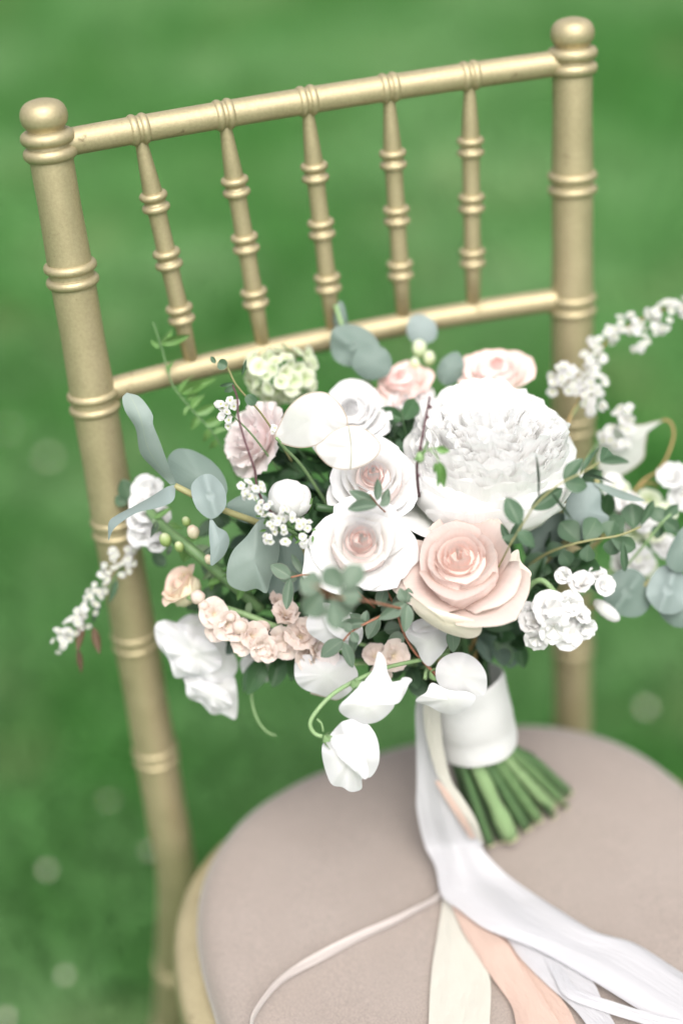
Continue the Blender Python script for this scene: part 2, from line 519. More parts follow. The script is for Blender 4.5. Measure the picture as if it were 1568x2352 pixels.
def lunaria_mat():
    m, nt, out = new_mat('honesty_pod')
    nz = noise(nt, 130, 5, rough=0.6)
    c = mixc(nt, (0.64, 0.635, 0.61), (0.75, 0.745, 0.735), nz.outputs[0])
    uv = N(nt, 'ShaderNodeUVMap')
    sx = N(nt, 'ShaderNodeSeparateXYZ')
    nt.links.new(uv.outputs[0], sx.inputs[0])
    r = ramp(nt, [(0.93, (0, 0, 0)), (0.985, (1, 1, 1))], sx.outputs[1])
    c = mixc(nt, c, (0.42, 0.34, 0.26), r.outputs[0])
    n2 = noise(nt, 240, 3)
    sp = ramp(nt, [(0.73, (0, 0, 0)), (0.80, (0.5, 0.5, 0.5))], n2.outputs[0])
    c = mixc(nt, c, (0.45, 0.39, 0.31), sp.outputs[0])
    p = N(nt, 'ShaderNodeBsdfPrincipled')
    p.inputs['Roughness'].default_value = 0.35
    nt.links.new(c, p.inputs['Base Color'])
    t = N(nt, 'ShaderNodeBsdfTranslucent')
    nt.links.new(c, t.inputs['Color'])
    mx = N(nt, 'ShaderNodeMixShader')
    mx.inputs[0].default_value = 0.45
    nt.links.new(p.outputs[0], mx.inputs[1])
    nt.links.new(t.outputs[0], mx.inputs[2])
    tr = N(nt, 'ShaderNodeBsdfTransparent')
    m2 = N(nt, 'ShaderNodeMixShader')
    m2.inputs[0].default_value = 0.22
    nt.links.new(mx.outputs[0], m2.inputs[1])
    nt.links.new(tr.outputs[0], m2.inputs[2])
    nt.links.new(m2.outputs[0], out.inputs[0])
    return m
M['lunaria'] = lunaria_mat()

# ------------------------------------------------------------------ the lawn
def build_lawn():
    n = 81
    xs = np.concatenate([np.linspace(-60, -3, 12), np.linspace(-2.6, 4.5, n - 24), np.linspace(5, 60, 12)])
    ys = np.concatenate([np.linspace(-60, -3, 12), np.linspace(-2.6, 6.5, n - 24), np.linspace(7, 60, 12)])
    X, Y = np.meshgrid(xs, ys)
    Z = 0.006 * np.sin(X * 5.1 + 1) * np.sin(Y * 4.3) + 0.004 * np.sin(X * 13 + Y * 9)
    Z -= 0.012
    v = np.stack([X.ravel(), Y.ravel(), Z.ravel()], 1)
    o = put('ground', mesh('ground', v, grid_faces(n, n), M['soil']))
    o['kind'] = 'structure'
    # grass blades, short mown turf
    parts = []
    def blades(count, x0, x1, y0, y1, hmin, hmax, w):
        bx = rng.uniform(x0, x1, count)
        by = rng.uniform(y0, y1, count)
        clump = 0.75 + 0.35 * np.sin(bx * 11 + 2 * np.sin(by * 7)) * np.sin(by * 12 + 1.5 * np.sin(bx * 6))
        h = rng.uniform(hmin, hmax, count) * clump
        a = rng.uniform(0, 2 * PI, count)
        lean = rng.uniform(0.4, 1.6, count) * h
        la = rng.uniform(0, 2 * PI, count)
        ww = w * rng.uniform(0.7, 1.3, count)
        dx, dy = np.cos(a) * ww / 2, np.sin(a) * ww / 2
        lx, ly = np.cos(la) * lean, np.sin(la) * lean
        z0 = -0.014
        p0 = np.stack([bx - dx, by - dy, np.full(count, z0)], 1)
        p1 = np.stack([bx + dx, by + dy, np.full(count, z0)], 1)
        p2 = np.stack([bx + dx * .8 + lx * .35, by + dy * .8 + ly * .35, h * .62], 1)
        p3 = np.stack([bx - dx * .8 + lx * .35, by - dy * .8 + ly * .35, h * .62], 1)
        p4 = np.stack([bx + lx, by + ly, h], 1)
        parts.append(np.stack([p0, p1, p2, p3, p4], 1))
    blades(190000, -2.6, 3.6, -1.0, 5.2, 0.022, 0.05, 0.0058)
    blades(60000, -0.45, 0.75, 0.0, 1.7, 0.018, 0.042, 0.0038)
    P = np.concatenate(parts)
    k = len(P)
    verts = P.reshape(-1, 3)
    base = np.arange(k) * 5
    me = bpy.data.meshes.new('grass')
    loops = np.stack([base, base + 1, base + 2, base + 3, base + 3, base + 2, base + 4], 1).ravel()
    starts = np.stack([np.arange(k) * 7, np.arange(k) * 7 + 4], 1).ravel()
    me.vertices.add(k * 5)
    me.vertices.foreach_set('co', verts.astype(np.float32).ravel())
    me.loops.add(k * 7)
    me.loops.foreach_set('vertex_index', loops.astype(np.int32))
    me.polygons.add(k * 2)
    me.polygons.foreach_set('loop_start', starts.astype(np.int32))
    me.materials.append(M['grass'])
    me.update(calc_edges=True)
    me.validate()
    g = put('grass', me)
    g['kind'] = 'stuff'
    g['label'] = 'short mown green lawn grass under and behind the chair'

    # fallen white blossoms, far out of focus
    v, f, uv, fm = [], [], [], []
    for i in range(9):
        a = 2 * PI * i / 9
        c, s = math.cos(a), math.sin(a)
        b = len(v)
        for (l, w, z) in ((0.0025, 0.0015, 0.001), (0.008, 0.0032, 0.003), (0.0125, 0.0026, 0.002), (0.0140, 0.0006, 0.0005)):
            v += [(c * l - s * w, s * l + c * w, z), (c * l + s * w, s * l - c * w, z)]
            uv += [(0, l / 0.014), (1, l / 0.014)]
        f += [(b, b + 1, b + 3, b + 2), (b + 2, b + 3, b + 5, b + 4), (b + 4, b + 5, b + 7, b + 6)]
        fm += [0, 0, 0]
    b = len(v)
    for zz, rr in ((0.001, 0.0042), (0.0032, 0.0034), (0.0045, 0.0012)):
        for i in range(8):
            v.append((rr * math.cos(i * PI / 4), rr * math.sin(i * PI / 4), zz))
            uv.append((0.5, 0.5))
    f += grid_faces(8, 3, b, True) + [tuple(range(b + 16, b + 24))]
    fm += [1] * 17
    me = mesh('daisy', v, f, [M['daisy'], M['yellow']], uv, True, fm)
    spots = [(112, 1050, .50, 'faint blurred daisy in the grass left of the post, level with the long grey leaf'), (18, 985, .34, 'faint daisy at the left picture edge, highest of the daisies in the lawn'),
             (250, 1840, .46, 'blurred daisy in the lawn close beside the left post, below the hanging white stock'), (1482, 1625, .42, 'lone blurred daisy in the lawn to the right of the right post'),
             (108, 1998, .33, 'blurred daisy left of the post, level with the back corner of the seat'), (345, 1955, .36, 'blurred daisy half hidden behind the left chair post at seat height'),
             (150, 2240, .30, 'blurred daisy standing alone near the bottom left of the lawn'), (15, 2335, .32, 'blurred daisy cut by the picture edge in the bottom left corner')]
    for x, y, sc, lab in spots:
        p = on_z(x, y, 0.047)
        m = Matrix.Translation(p) @ Matrix.Rotation(rng.uniform(-.5, .5), 4, 'X') @ Matrix.Rotation(rng.uniform(0, 6), 4, 'Z') @ Matrix.Scale(sc, 4)
        o = put('daisy', me, None, m)
        tag(o, lab, 'flower', 'white daisies dotted over the lawn')
build_lawn()

# ------------------------------------------------------------------ the gilt chair
LEAN = math.radians(11)
SEAT = 0.45
AX = Vector((0, math.sin(LEAN), math.cos(LEAN)))         # up along the back
BK = Vector((0, math.cos(LEAN), -math.sin(LEAN)))        # backwards, square to the back
RINGS = [0.4325, 0.3480, 0.2580, 0.1700, 0.0735]

def ring_mesh(name, r, tube_r, gap):
    prof = []
    for zc in (-gap / 2, gap / 2):
        for k in range(9):
            a = -PI / 2 + PI * k / 8
            prof.append((r - tube_r + tube_r * math.cos(a) * 1.0, zc + tube_r * 1.05 * math.sin(a)))
    v, f = lathe_data(prof, 28)
    return mesh(name, v, f, M['gold'])

def z_to(p, d):
    q = d.to_track_quat('Z', 'Y')
    return Matrix.Translation(p) @ q.to_matrix().to_4x4()

def build_chair():
    base = Vector((0, -0.17, 0.0))
    ch = put('chair', None, None, Matrix.Translation(base))
    tag(ch, 'gold painted bamboo style wooden chair standing on the grass', 'chair')
    post_ring = ring_mesh('ring', 0.0165, 0.0029, 0.0092)
    collar_ring = ring_mesh('ring', 0.0162, 0.0039, 0.0094)
    spindle_ring = ring_mesh('ring', 0.0089, 0.0023, 0.0076)
    rail_ring = ring_mesh('ring', 0.0095, 0.0030, 0.0066)
    fin_prof = [(0.0118, 0.006), (0.0108, 0.009), (0.0112, 0.0115), (0.0132, 0.0145), (0.0140, 0.0180), (0.0138, 0.0215), (0.0124, 0.0252), (0.0096, 0.0280), (0.005, 0.0297), (0.001, 0.0302)]
    fin_prof = [(q.x, q.z * 0.90 + 0.0008) for q in catmull([Vector((r, 0, z)) for r, z in fin_prof], 40)]
    v, f = lathe_data(fin_prof, 40)
    fin_me = mesh('finial', v, f, M['gold'])
    for side in (-1, 1):
        xt, x0 = (-0.1683 if side < 0 else 0.1698), side * (0.1685 if side < 0 else 0.157)
        top = Vector((xt, 0, SEAT)) + AX * 0.52
        mid = Vector((x0, 0, SEAT))
        ax = (top - mid).normalized()
        # upper post: straight; leg below the seat kicks back
        pts, rad = [], []
        leg = [Vector((x0 + side * 0.022, 0.085, 0.0)), Vector((x0 + side * 0.016, 0.046, 0.16)), Vector((x0 + side * 0.006, 0.012, 0.32)), Vector((x0, 0.0, 0.40)), mid]
        for p in catmull(leg, 16)[:-1]:
            pts.append(p)
            rad.append(0.0148)
        bands = [0.0] + RINGS[::-1] + [0.52]
        L = (top - mid).length
        for b0, b1 in zip(bands[:-1], bands[1:]):
            for t in (0.0, 0.12, 0.5, 0.88):
                s = b0 + (b1 - b0) * t
                pts.append(mid + ax * s)
                r = 0.0152 - 0.0022 * max(0, (s - 0.25) / 0.27)
                rad.append(r * (1.0 if t in (0.12, 0.88, 0.0) else 0.965))
        pts.append(top)
        rad.append(0.0125)
        v, f, uv = tube_data(pts, rad, 28, mid)
        post = put('back_post', mesh('back_post', v, f, M['gold'], uv), ch, Matrix.Translation(mid))
        for s in RINGS:
            put('ring', post_ring, post, z_to(mid + ax * s, ax))
        put('ring', collar_ring, post, z_to(mid + ax * 0.5115, ax))
        put('finial', fin_me, post, z_to(mid + ax * 0.5105, ax))
        for zz, yy, xo in ((0.270, 0.022, 0.009), (0.16, 0.046, 0.016)):
            put('ring', post_ring, post, z_to(Vector((x0 + side * xo, yy, zz)), Vector((0, -0.2, 1)).normalized()))

    def bowed(s, bow, half, x):
        return Vector((x, 0, SEAT)) + AX * s + BK * (bow * (1 - (x / half) ** 2))
    tops, bots = [], []
    for nm, s, bow, r, g, store, half in (('top_rail', 0.511, 0.009, 0.0082, 0.0536, tops, 0.1685), ('lower_rail', 0.3525, 0.014, 0.0078, 0.0492, bots, 0.1665)):
        pts = [bowed(s, bow, half, -half + 2 * half * i / 28) for i in range(29)]
        v, f, uv = tube_data(pts, r, 22, pts[0])
        rail = put(nm, mesh(nm, v, f, M['gold'], uv), ch, Matrix.Translation(pts[0]))
        for k in range(5):
            x = (k - 2) * g + (-0.0065 if nm == 'top_rail' else -0.0022)
            p = bowed(s, bow, half, x)
            store.append(p)
            if nm == 'top_rail':
                t = (bowed(s, bow, half, x + .01) - bowed(s, bow, half, x - .01)).normalized()
                put('ring', rail_ring, rail, z_to(p, t))
    for a, b in zip(tops, bots):
        d = b - a
        L = d.length
        prof = [(0.0036, 0.0), (0.0038, L * .05), (0.0063, L * .265), (0.0060, L * .30), (0.0057, L * .40), (0.0060, L * .52), (0.0056, L * .63), (0.0060, L * .75), (0.0056, L * .80), (0.0042, L * 1.0)]
        v, f = lathe_data(prof, 20)
        sp = put('spindle', mesh('spindle', v, f, M['gold']), ch, z_to(a, d.normalized()))
        for t in (.285, .52, .755):
            put('ring', spindle_ring, sp, z_to(a + d * t, d.normalized()))
    # seat frame: a rounded board with a soft top edge
    put('seat_frame', rounded_slab('seat_frame', 0.0195, [(0.0, 0.430, 0.006), (0.0, 0.436, 0.0), (0.0, 0.456, 0.0), (0.0, 0.464, 0.0015), (0.0, 0.4675, 0.006), (0.0, 0.468, 0.02)], M['gold']), ch, Matrix.Identity(4))
    # front legs, stretchers
    fl = []
    for side in (-1, 1):
        a, b = Vector((side * 0.165, -0.345, 0.0)), Vector((side * 0.165, -0.335, 0.432))
        v, f = lathe_data([(0.011, 0), (0.0125, 0.02), (0.0145, 0.16), (0.0148, 0.3), (0.015, 0.432)], 24)
        lg = put('front_leg', mesh('front_leg', v, f, M['gold']), ch, z_to(a, (b - a).normalized()))
        for t in (.3, .55, .8):
            put('ring', post_ring, lg, z_to(a.lerp(b, t), (b - a).normalized()))
        fl.append((a, b))
        tube('stretcher', [a.lerp(b, .42), Vector((side * 0.163, 0.035, 0.2))], 0.0075, M['gold'], ch, 16)
        tube('stretcher', [a.lerp(b, .62), Vector((side * 0.163, 0.020, 0.28))], 0.0075, M['gold'], ch, 16)
    tube('stretcher', [fl[0][0].lerp(fl[0][1], .5), fl[1][0].lerp(fl[1][1], .5)], 0.0075, M['gold'], ch, 16)
    tube('stretcher', [Vector((-0.164, 0.03, 0.22)), Vector((0.155, 0.03, 0.22))], 0.0075, M['gold'], ch, 16)
    return ch

def pad_outline(off, n=96):
    out = []
    for i in range(n):
        t = 2 * PI * i / n
        c, s = math.cos(t), math.sin(t)
        e = 2.75 if s > 0 else 3.2
        a = 0.186 + off + (0.012 * max(0, -s))
        b = (0.171 + off * 0.45) if s > 0 else 0.20 + off
        out.append((0.006 + a * math.copysign(abs(c) ** (2 / e), c), -0.184 + b * math.copysign(abs(s) ** (2 / e), s)))
    return out

def rounded_slab(name, off, prof, mat, dome=0.0):
    """prof: (unused, z, inset) from the bottom rim to the top rim; closed with fans of rings"""
    n = 96
    verts, faces = [], []
    rows = []
    for _, z, ins in prof:
        rows.append([(x, y, z) for x, y in pad_outline(off - ins)])
    # inner rings of the top
    cx, cy = 0.006, -0.19
    last = rows[-1]
    zt = prof[-1][1]
    for k in (0.9, 0.75, 0.55, 0.35, 0.15):
        rows.append([(cx + (x - cx) * k, cy + (y - cy) * k, zt + dome * (1 - k * k)) for x, y, _ in last])
    for r in rows:
        verts += r
    faces = grid_faces(n, len(rows), 0, True)
    faces.append(tuple(range(n - 1, -1, -1)))
    faces.append(tuple((len(rows) - 1) * n + k for k in range(n)))
    return mesh(name, verts, faces, mat)

build_chair()
cushion = put('seat_cushion', rounded_slab('seat_cushion', 0.0, [(0, 0.4695, 0.006), (0, 0.471, 0.001), (0, 0.477, -0.001), (0, 0.484, 0.0), (0, 0.491, 0.004), (0, 0.4955, 0.010), (0, 0.498, 0.018), (0, 0.4995, 0.032)], M['fabric'], 0.002))
tag(cushion, 'taupe padded fabric seat cushion on the gold chair', 'cushion')
# stitched seam round the rim of the cushion
ZT = 0.5012

# ------------------------------------------------------------------ petals, leaves, flowers
def petal_data(L, W, th, r0=0.05, lat=1.0, minrho=0.12, ruffle=0.0, rf=4.0, seed=0, corner=0.15, tip=0.0, spiral=0.0,
               z0=0.0, edge=0.0, wbase=0.35, nu=11, nv=12, cw=2.6, notch=0.0):
    """one petal round the +Z axis, middle line in the XZ plane. th: slope angles (deg) from the axis at even steps base..rim"""
    rr = np.random.default_rng(seed + 1000)
    ph = rr.uniform(0, 6.28, 4)
    u = np.linspace(-1, 1, nu)[None, :]
    v = np.linspace(0, 1, nv)[:, None]
    tt = np.linspace(0, 1, 80)
    ang = np.radians(np.interp(tt, np.linspace(0, 1, len(th)), th))
    k = np.ones(9) / 9
    ang = np.convolve(np.pad(ang, 4, mode='edge'), k, 'valid')
    R = r0 + np.concatenate([[0], np.cumsum(np.sin(ang[:-1]) * L / 79)])
    Z = z0 + np.concatenate([[0], np.cumsum(np.cos(ang[:-1]) * L / 79)])
    v2 = v * (1 - corner * np.abs(u) ** cw + tip * np.clip(1 - np.abs(u) * 2.2, 0, 1) ** 1.5 - notch * np.exp(-(u / 0.16) ** 2))
    v2 = np.clip(v2, 0, 1.12)
    r = np.interp(np.clip(v2, 0, 1), tt, R) + np.clip(v2 - 1, 0, 1) * L * math.sin(ang[-1])
    z = np.interp(np.clip(v2, 0, 1), tt, Z) + np.clip(v2 - 1, 0, 1) * L * math.cos(ang[-1])
    a2 = np.interp(np.clip(v2, 0, 1), tt, ang)
    w = W * (wbase + (1 - wbase) * (1 - (1 - np.clip(v, 0, 1)) ** 2.0) ** 0.8)
    s = u * w
    rho = np.maximum(lat * np.interp(v, tt, R), minrho)
    wave = ruffle * np.clip(v2, 0, 1) ** 2.2 * (np.sin(rf * u * 2 + ph[0]) + 0.6 * np.sin(rf * 2.3 * u * 2 + ph[1] + v * 2) + 0.25 * np.sin(rf * 2.9 * u * 2 + ph[2] + v * 3))
    warp = 0.022 * np.sin(2.1 * u + ph[3]) * np.sin(2.6 * v + ph[0]) * v
    dn = wave + warp + edge * np.abs(u) ** 3 * v + spiral * u * (0.3 + 0.7 * v)
    r = r + dn * np.cos(a2)
    z = z - dn * np.sin(a2)
    al = s / rho
    x = r - rho * (1 - np.cos(al))
    y = rho * np.sin(al)
    co = np.stack([x, y, z + 0 * y], -1).reshape(-1, 3)
    uv = np.stack([(u + 1) / 2 + 0 * v, v + 0 * u], -1).reshape(-1, 2)
    return co, uv, nu, nv

def petal_mesh(mat, scale, az=0.0, name='petal', **kw):
    co, uv, nu, nv = petal_data(**kw)
    c, s = math.cos(az), math.sin(az)
    co = co @ np.array([[c, s, 0], [-s, c, 0], [0, 0, 1]]) * scale
    return mesh(name, co, grid_faces(nu, nv), mat, uv)

class Spot:
    pass

def stem_into(name, parent, p, n, bend=0.05, r=0.0022, mat='stem_dark', label=None, head=None):
    """the mesh of a flower itself: green receptacle and stalk that runs down into the binding"""
    a = random.uniform(0, 6.28)
    q = random.uniform(0.2, 0.75) * 0.022
    tgt = WRAP_T + WX * math.cos(a) * q + WY * math.sin(a) * q
    L = (tgt - p).length
    pts = catmull([p, p - n * min(bend, L * .35), p.lerp(tgt, 0.6) - n * bend * .25, tgt, tgt + (WRAP_B - WRAP_T) * 0.4], 18)
    rad = [r] * len(pts)
    if head:
        rad[0] = head
        rad[1] = head * .8
    v, f, uv = tube_data(pts, rad, 8, p)
    return v, f, uv

BQ = None
def flower_part(name, p, n, label, roll=0.0, bend=0.05, r=0.0022, head=None, mat='stem_dark', S=0.03):
    m = frame(p, n, roll)
    drop = n.normalized() * (S * 0.66)
    v, f, uv = stem_into(name, BQ, p - drop, n, bend, r, mat, label, head)
    inv = m.to_3x3().inverted()
    v = [inv @ (Vector(x) - drop) for x in v]
    o = put(name, mesh(name, v, f, M[mat], uv), BQ, m, label)
    return o, m

def rose_heart(part, m, mat, scale, r=0.60, top=0.10):  # added solid, no real petal: shallower gaps between the petals look brighter
    h = (top + 0.80) / 2
    put('petal', HEART_FILLERS.setdefault(mat, bud_mesh(mat, 1.0, 0.05, 5, 'petal')), part, m @ Matrix.Translation((0, 0, (top - h) * scale)) @ Matrix.Diagonal((r * scale, r * scale, h * scale, 1)))

HEART_FILLERS = {}
def add_petals(part, m, plist, scale):
    if part.name.startswith('rose'):
        core = plist[0][0]
        rose_heart(part, m, {'blush_core': 'blush_fill', 'pink_core': 'pink_fill'}.get(core, core), scale)
    for mat, az, kw in plist:
        put('petal', petal_mesh(M[mat], scale, az, **kw), part, m)

def rose_petals(mats, seed=0, inner=6, mid=6, outer=8, open_=1.0, tipf=0.06, flat=0.0, heart=0.0):
    rr = random.Random(seed)
    core, midm, outm = mats
    P = []
    az = rr.uniform(0, 6.28)
    z0 = -0.62
    # the wound heart
    P.append((core, az, dict(L=0.98 + heart, W=0.22, th=(6, 3, -1, -5), r0=0.008, lat=1.0, minrho=0.025, corner=0.05, spiral=0.012, z0=z0, seed=seed, nu=21, ruffle=0.004)))
    for i in range(inner):
        az += 2.2 + rr.uniform(-.25, .25)
        rim = 0.045 + (0.043 + 0.03 * heart) * i
        P.append((core, az, dict(L=0.965 + heart * (1 - i / inner) - 0.012 * i, W=rim * rr.uniform(1.75, 2.2), th=(24 + 4 * i, 9 + i, 1, -7, -12 + 7 * i), r0=0.02 + rim * 0.3, lat=1.0, minrho=rim * .8, corner=0.10, spiral=0.022,
                 z0=z0, seed=seed * 31 + i, nu=19, ruffle=0.006, tip=0.02)))
    for i in range(mid):
        az += 2.25 + rr.uniform(-.3, .3)
        t = i / max(1, mid - 1)
        P.append((midm, az, dict(L=0.95 + 0.06 * t, W=(0.52 + 0.22 * t) * rr.uniform(.93, 1.08), th=(52 + 12 * t, 26 + 8 * t, 5 + 8 * t, 6 + 16 * t * open_, (55 + 50 * t) * open_ + rr.uniform(-16, 22)), r0=0.08 + 0.04 * t, lat=1.05, minrho=0.3, corner=0.16,
                 tip=tipf * rr.uniform(0, 1), spiral=0.035, z0=z0 + 0.0, seed=seed * 57 + i, nu=17, nv=16, ruffle=0.020, rf=2.4, edge=0.05)))
    for i in range(outer):
        az += 2.3 + rr.uniform(-.35, .35)
        t = i / max(1, outer - 1)
        jt = rr.uniform(-9, 9)
        P.append((outm, az, dict(L=(1.02 + 0.16 * t) * rr.uniform(.94, 1.06), W=0.66 * rr.uniform(.86, 1.16), th=(74 + 8 * t, 50 + 12 * t + flat + jt * .5, 24 + 22 * t + flat + jt, 42 + 28 * t * open_ + jt, (105 + 35 * t) * open_ + rr.uniform(-32, 26)), r0=0.10, lat=1.25, minrho=0.45, corner=0.20,
                 tip=tipf * rr.uniform(.3, 1.6), spiral=0.04, z0=z0 - 0.05 * t, seed=seed * 91 + i, nu=17, nv=17, ruffle=0.028, rf=2.0, edge=rr.uniform(-0.05, 0.17), notch=rr.choice([0, 0, 0.04]))))
    return P

def leaf_data(kind, curl=0.15, fold=0.12, twist=0.0, wav=0.0, nu=7, nv=12):
    """unit leaf: base at the origin, tip at y = 1, half-width profile by kind, normal +Z"""
    v = np.linspace(0, 1, nv)[:, None]
    u = np.linspace(-1, 1, nu)[None, :]
    if kind == 'oval':
        w = np.sin(PI * v ** 0.9) ** 0.75
    elif kind == 'round':
        w = np.sqrt(np.clip(1 - (2 * v - 1) ** 2, 0, 1)) * (0.92 + 0.08 * v)
    elif kind == 'lance':
        w = np.sin(PI * v ** 0.75) ** 1.0
    else:                               # obovate
        w = np.sin(PI * v ** 1.35) ** 0.7
    w = w + 0.012
    a = twist * v
    x0 = u * w * 0.5
    z0 = fold * np.abs(u) * w * 0.5 + wav * np.sin(v * 9 + u * 2) * np.abs(u)
    x = x0 * np.cos(a) - z0 * np.sin(a)
    z = x0 * np.sin(a) + z0 * np.cos(a)
    y = np.sin(curl * v * 2) / (curl * 2) if curl else v + 0 * u
    z = z - (1 - np.cos(curl * v * 2)) / (curl * 2 + 1e-6)
    co = np.stack([x, y + 0 * u, z], -1).reshape(-1, 3)
    uv = np.stack([(u + 1) / 2 + 0 * v, v + 0 * u], -1).reshape(-1, 2)
    return co, uv, nu, nv

LEAVES = {}
def leaf_mesh(kind, mat, var):
    key = (kind, mat, var)
    if key not in LEAVES:
        curl, fold, tw = [(0.18, 0.22, 0.0), (0.35, 0.1, 0.25), (-0.2, 0.3, -0.2), (0.1, 0.45, 0.1)][var]
        co, uv, nu, nv = leaf_data(kind, curl, fold, tw, 0.02)
        LEAVES[key] = mesh('leaf', co, grid_faces(nu, nv), M[mat], uv)
    return LEAVES[key]

def leaf3(parent, p0, p1, width, zdir, kind='oval', mat='parv', var=None):
    y = p1 - p0
    m = axes(p0, y, zdir)
    L = y.length
    m = m @ Matrix.Diagonal((width, L, L, 1))
    return put('leaf', leaf_mesh(kind, mat, random.randrange(4) if var is None else var), parent, m)

def leaf_px(parent, a, b, width, d, kind='oval', mat='parv', tilt=(0, 0), var=None, dd=0.0):
    """leaf from picture point a to b, width in picture units, at distance d (tip at d + dd)"""
    p0, p1 = at(a[0], a[1], d), at(b[0], b[1], d + dd)
    return leaf3(parent, p0, p1, mm(width, d), facing(p0, tilt[0], tilt[1]), kind, mat, var)

def px_stem(name, pts, d, r, mat, label=None, sides=7, taper=None):
    """stem through picture points; d one distance or one for each point"""
    P = [at(x, y, d if not hasattr(d, '__len__') else d[i]) for i, (x, y) in enumerate(pts)]
    return tube(name, P, r, M[mat], BQ, sides, max(10, 6 * len(pts)), label, taper)

def patch(name, parent, outline, centre, d, bulge, mat, ruffle=0.0, rf=5, seed=0, n=44, rings=8, cd=0.0, fold=None, smooth=True):
    """a free-form petal or leaf: closed outline [(x, y, offset in mm away)], centre (x, y), bulge in mm towards the viewer"""
    rr = np.random.default_rng(seed)
    ph = rr.uniform(0, 6.28, 3)
    k = len(outline)
    pts = []
    for i in range(n):
        t = i / n * k
        j = int(t)
        f = t - j
        q = [np.array(outline[(j + o) % k], dtype=float) for o in (-1, 0, 1, 2)]
        pts.append(0.5 * (2 * q[1] + (q[2] - q[0]) * f + (2 * q[0] - 5 * q[1] + 4 * q[2] - q[3]) * f * f + (3 * q[1] - q[0] - 3 * q[2] + q[3]) * f ** 3))
    pts = np.array(pts)
    c = np.array([centre[0], centre[1], cd])
    p0 = at(centre[0], centre[1], d)
    verts, uv = [Vector(at(c[0], c[1], d + (cd - bulge) / 1000.0)) - p0], [(0.5, 0.0)]
    for r in range(1, rings + 1):
        kk = (r / rings) ** 0.85
        for i in range(n):
            q = c + (pts[i] - c) * kk
            a = 2 * PI * i / n
            off = q[2] - bulge * (1 - kk * kk) + ruffle * kk ** 2.5 * (math.sin(rf * a + ph[0]) + .6 * math.sin(rf * 1.9 * a + ph[1]))
            if fold is not None:
                fx, fy, ang, amp, wid = fold
                e = ((q[0] - fx) * math.sin(ang) - (q[1] - fy) * math.cos(ang)) / wid
                off += amp * math.exp(-e * e)
            verts.append(at(q[0], q[1], d + off / 1000.0) - p0)
            uv.append((0.28 + 0.14 * math.cos(a) * kk, 0.5 + 0.5 * math.sin(a) * kk) if name == 'leaf' else (i / n, kk))
    faces = [(0, 1 + i, 1 + (i + 1) % n) for i in range(n)]
    faces += [tuple(reversed(f)) for f in grid_faces(n, rings, 1, True)]
    o = put(name, mesh(name, verts, faces, M[mat], uv), parent, Matrix.Translation(p0))
    return o

def blade(name, parent, left, right, mat, nv=22, nu=9, bow=0.0, wav=0.0, seed=0):
    """long leaf or ribbon between two edges given as world points; bow lifts the middle"""
    rr = random.Random(seed)
    A, B = catmull(left, nv), catmull(right, nv)
    verts, uv = [], []
    o = A[0].copy()
    ph = rr.uniform(0, 6)
    for j in range(nv):
        t = j / (nv - 1)
        w = (B[j] - A[j])
        tan = (A[min(j + 1, nv - 1)] + B[min(j + 1, nv - 1)] - A[max(j - 1, 0)] - B[max(j - 1, 0)]).normalized()
        nn = w.normalized().cross(tan) if w.length > 1e-6 else Vector((0, 0, 1))
        if nn.dot(CAM - A[j]) < 0:
            nn = -nn
        for i in range(nu):
            s = i / (nu - 1)
            b = bow * 4 * s * (1 - s) * w.length
            b += wav * w.length * (math.sin(s * 9 + ph + t * 5) * 0.6 + math.sin(s * 4.3 + t * 11 + ph)) * (4 * s * (1 - s)) ** 0.5
            verts.append(A[j] + w * s + nn * b - o)
            uv.append((s, t))
    return put(name, mesh(name, verts, grid_faces(nu, nv), mat, uv), parent, Matrix.Translation(o))

def merge_base(parts):
    """join several (verts, faces, uvs) whose first rows meet in one point into one connected mesh"""
    V, F, U = [(0.0, 0.0, 0.0)], [], [(0.5, 0.0)]
    for co, faces, uv, nu in parts:
        off = len(V) - nu
        V += [tuple(c) for c in co[nu:]]
        U += [tuple(c) for c in uv[nu:]]
        for f in faces:
            g = [0 if i < nu else i + off for i in f]
            h = []
            for i in g:
                if i not in h:
                    h.append(i)
            if len(h) > 2:
                F.append(tuple(h))
    return V, F, U

def floret_mesh(mat, petals, L, W, th, ruffle, seed, nu=5, nv=5, layers=1, rf=3.0, name='floret', notch=0.0, corner=0.25):
    """small flower of a few petals joined at the throat, unit scale"""
    rr = random.Random(seed)
    parts = []
    for l in range(layers):
        k = 1 - 0.28 * l
        for i in range(petals):
            az = 2 * PI * (i + 0.5 * l) / petals + rr.uniform(-.15, .15)
            t = [x * (1 - 0.38 * l) + rr.uniform(-8, 8) for x in th]
            co, uv, a, b = petal_data(L=L * k * rr.uniform(.9, 1.1), W=W * k, th=t, r0=0.0, lat=3.0, minrho=1.0, ruffle=ruffle, rf=rf, seed=seed * 17 + i + 40 * l, corner=corner, wbase=0.0, nu=nu, nv=nv, z0=0.0, notch=notch)
            c, s = math.cos(az), math.sin(az)
            co = co @ np.array([[c, s, 0], [-s, c, 0], [0, 0, 1]])
            co[:nu] = 0
            parts.append((co, grid_faces(a, b), uv, a))
    V, F, U = merge_base(parts)
    return mesh(name, V, F, M[mat], U)

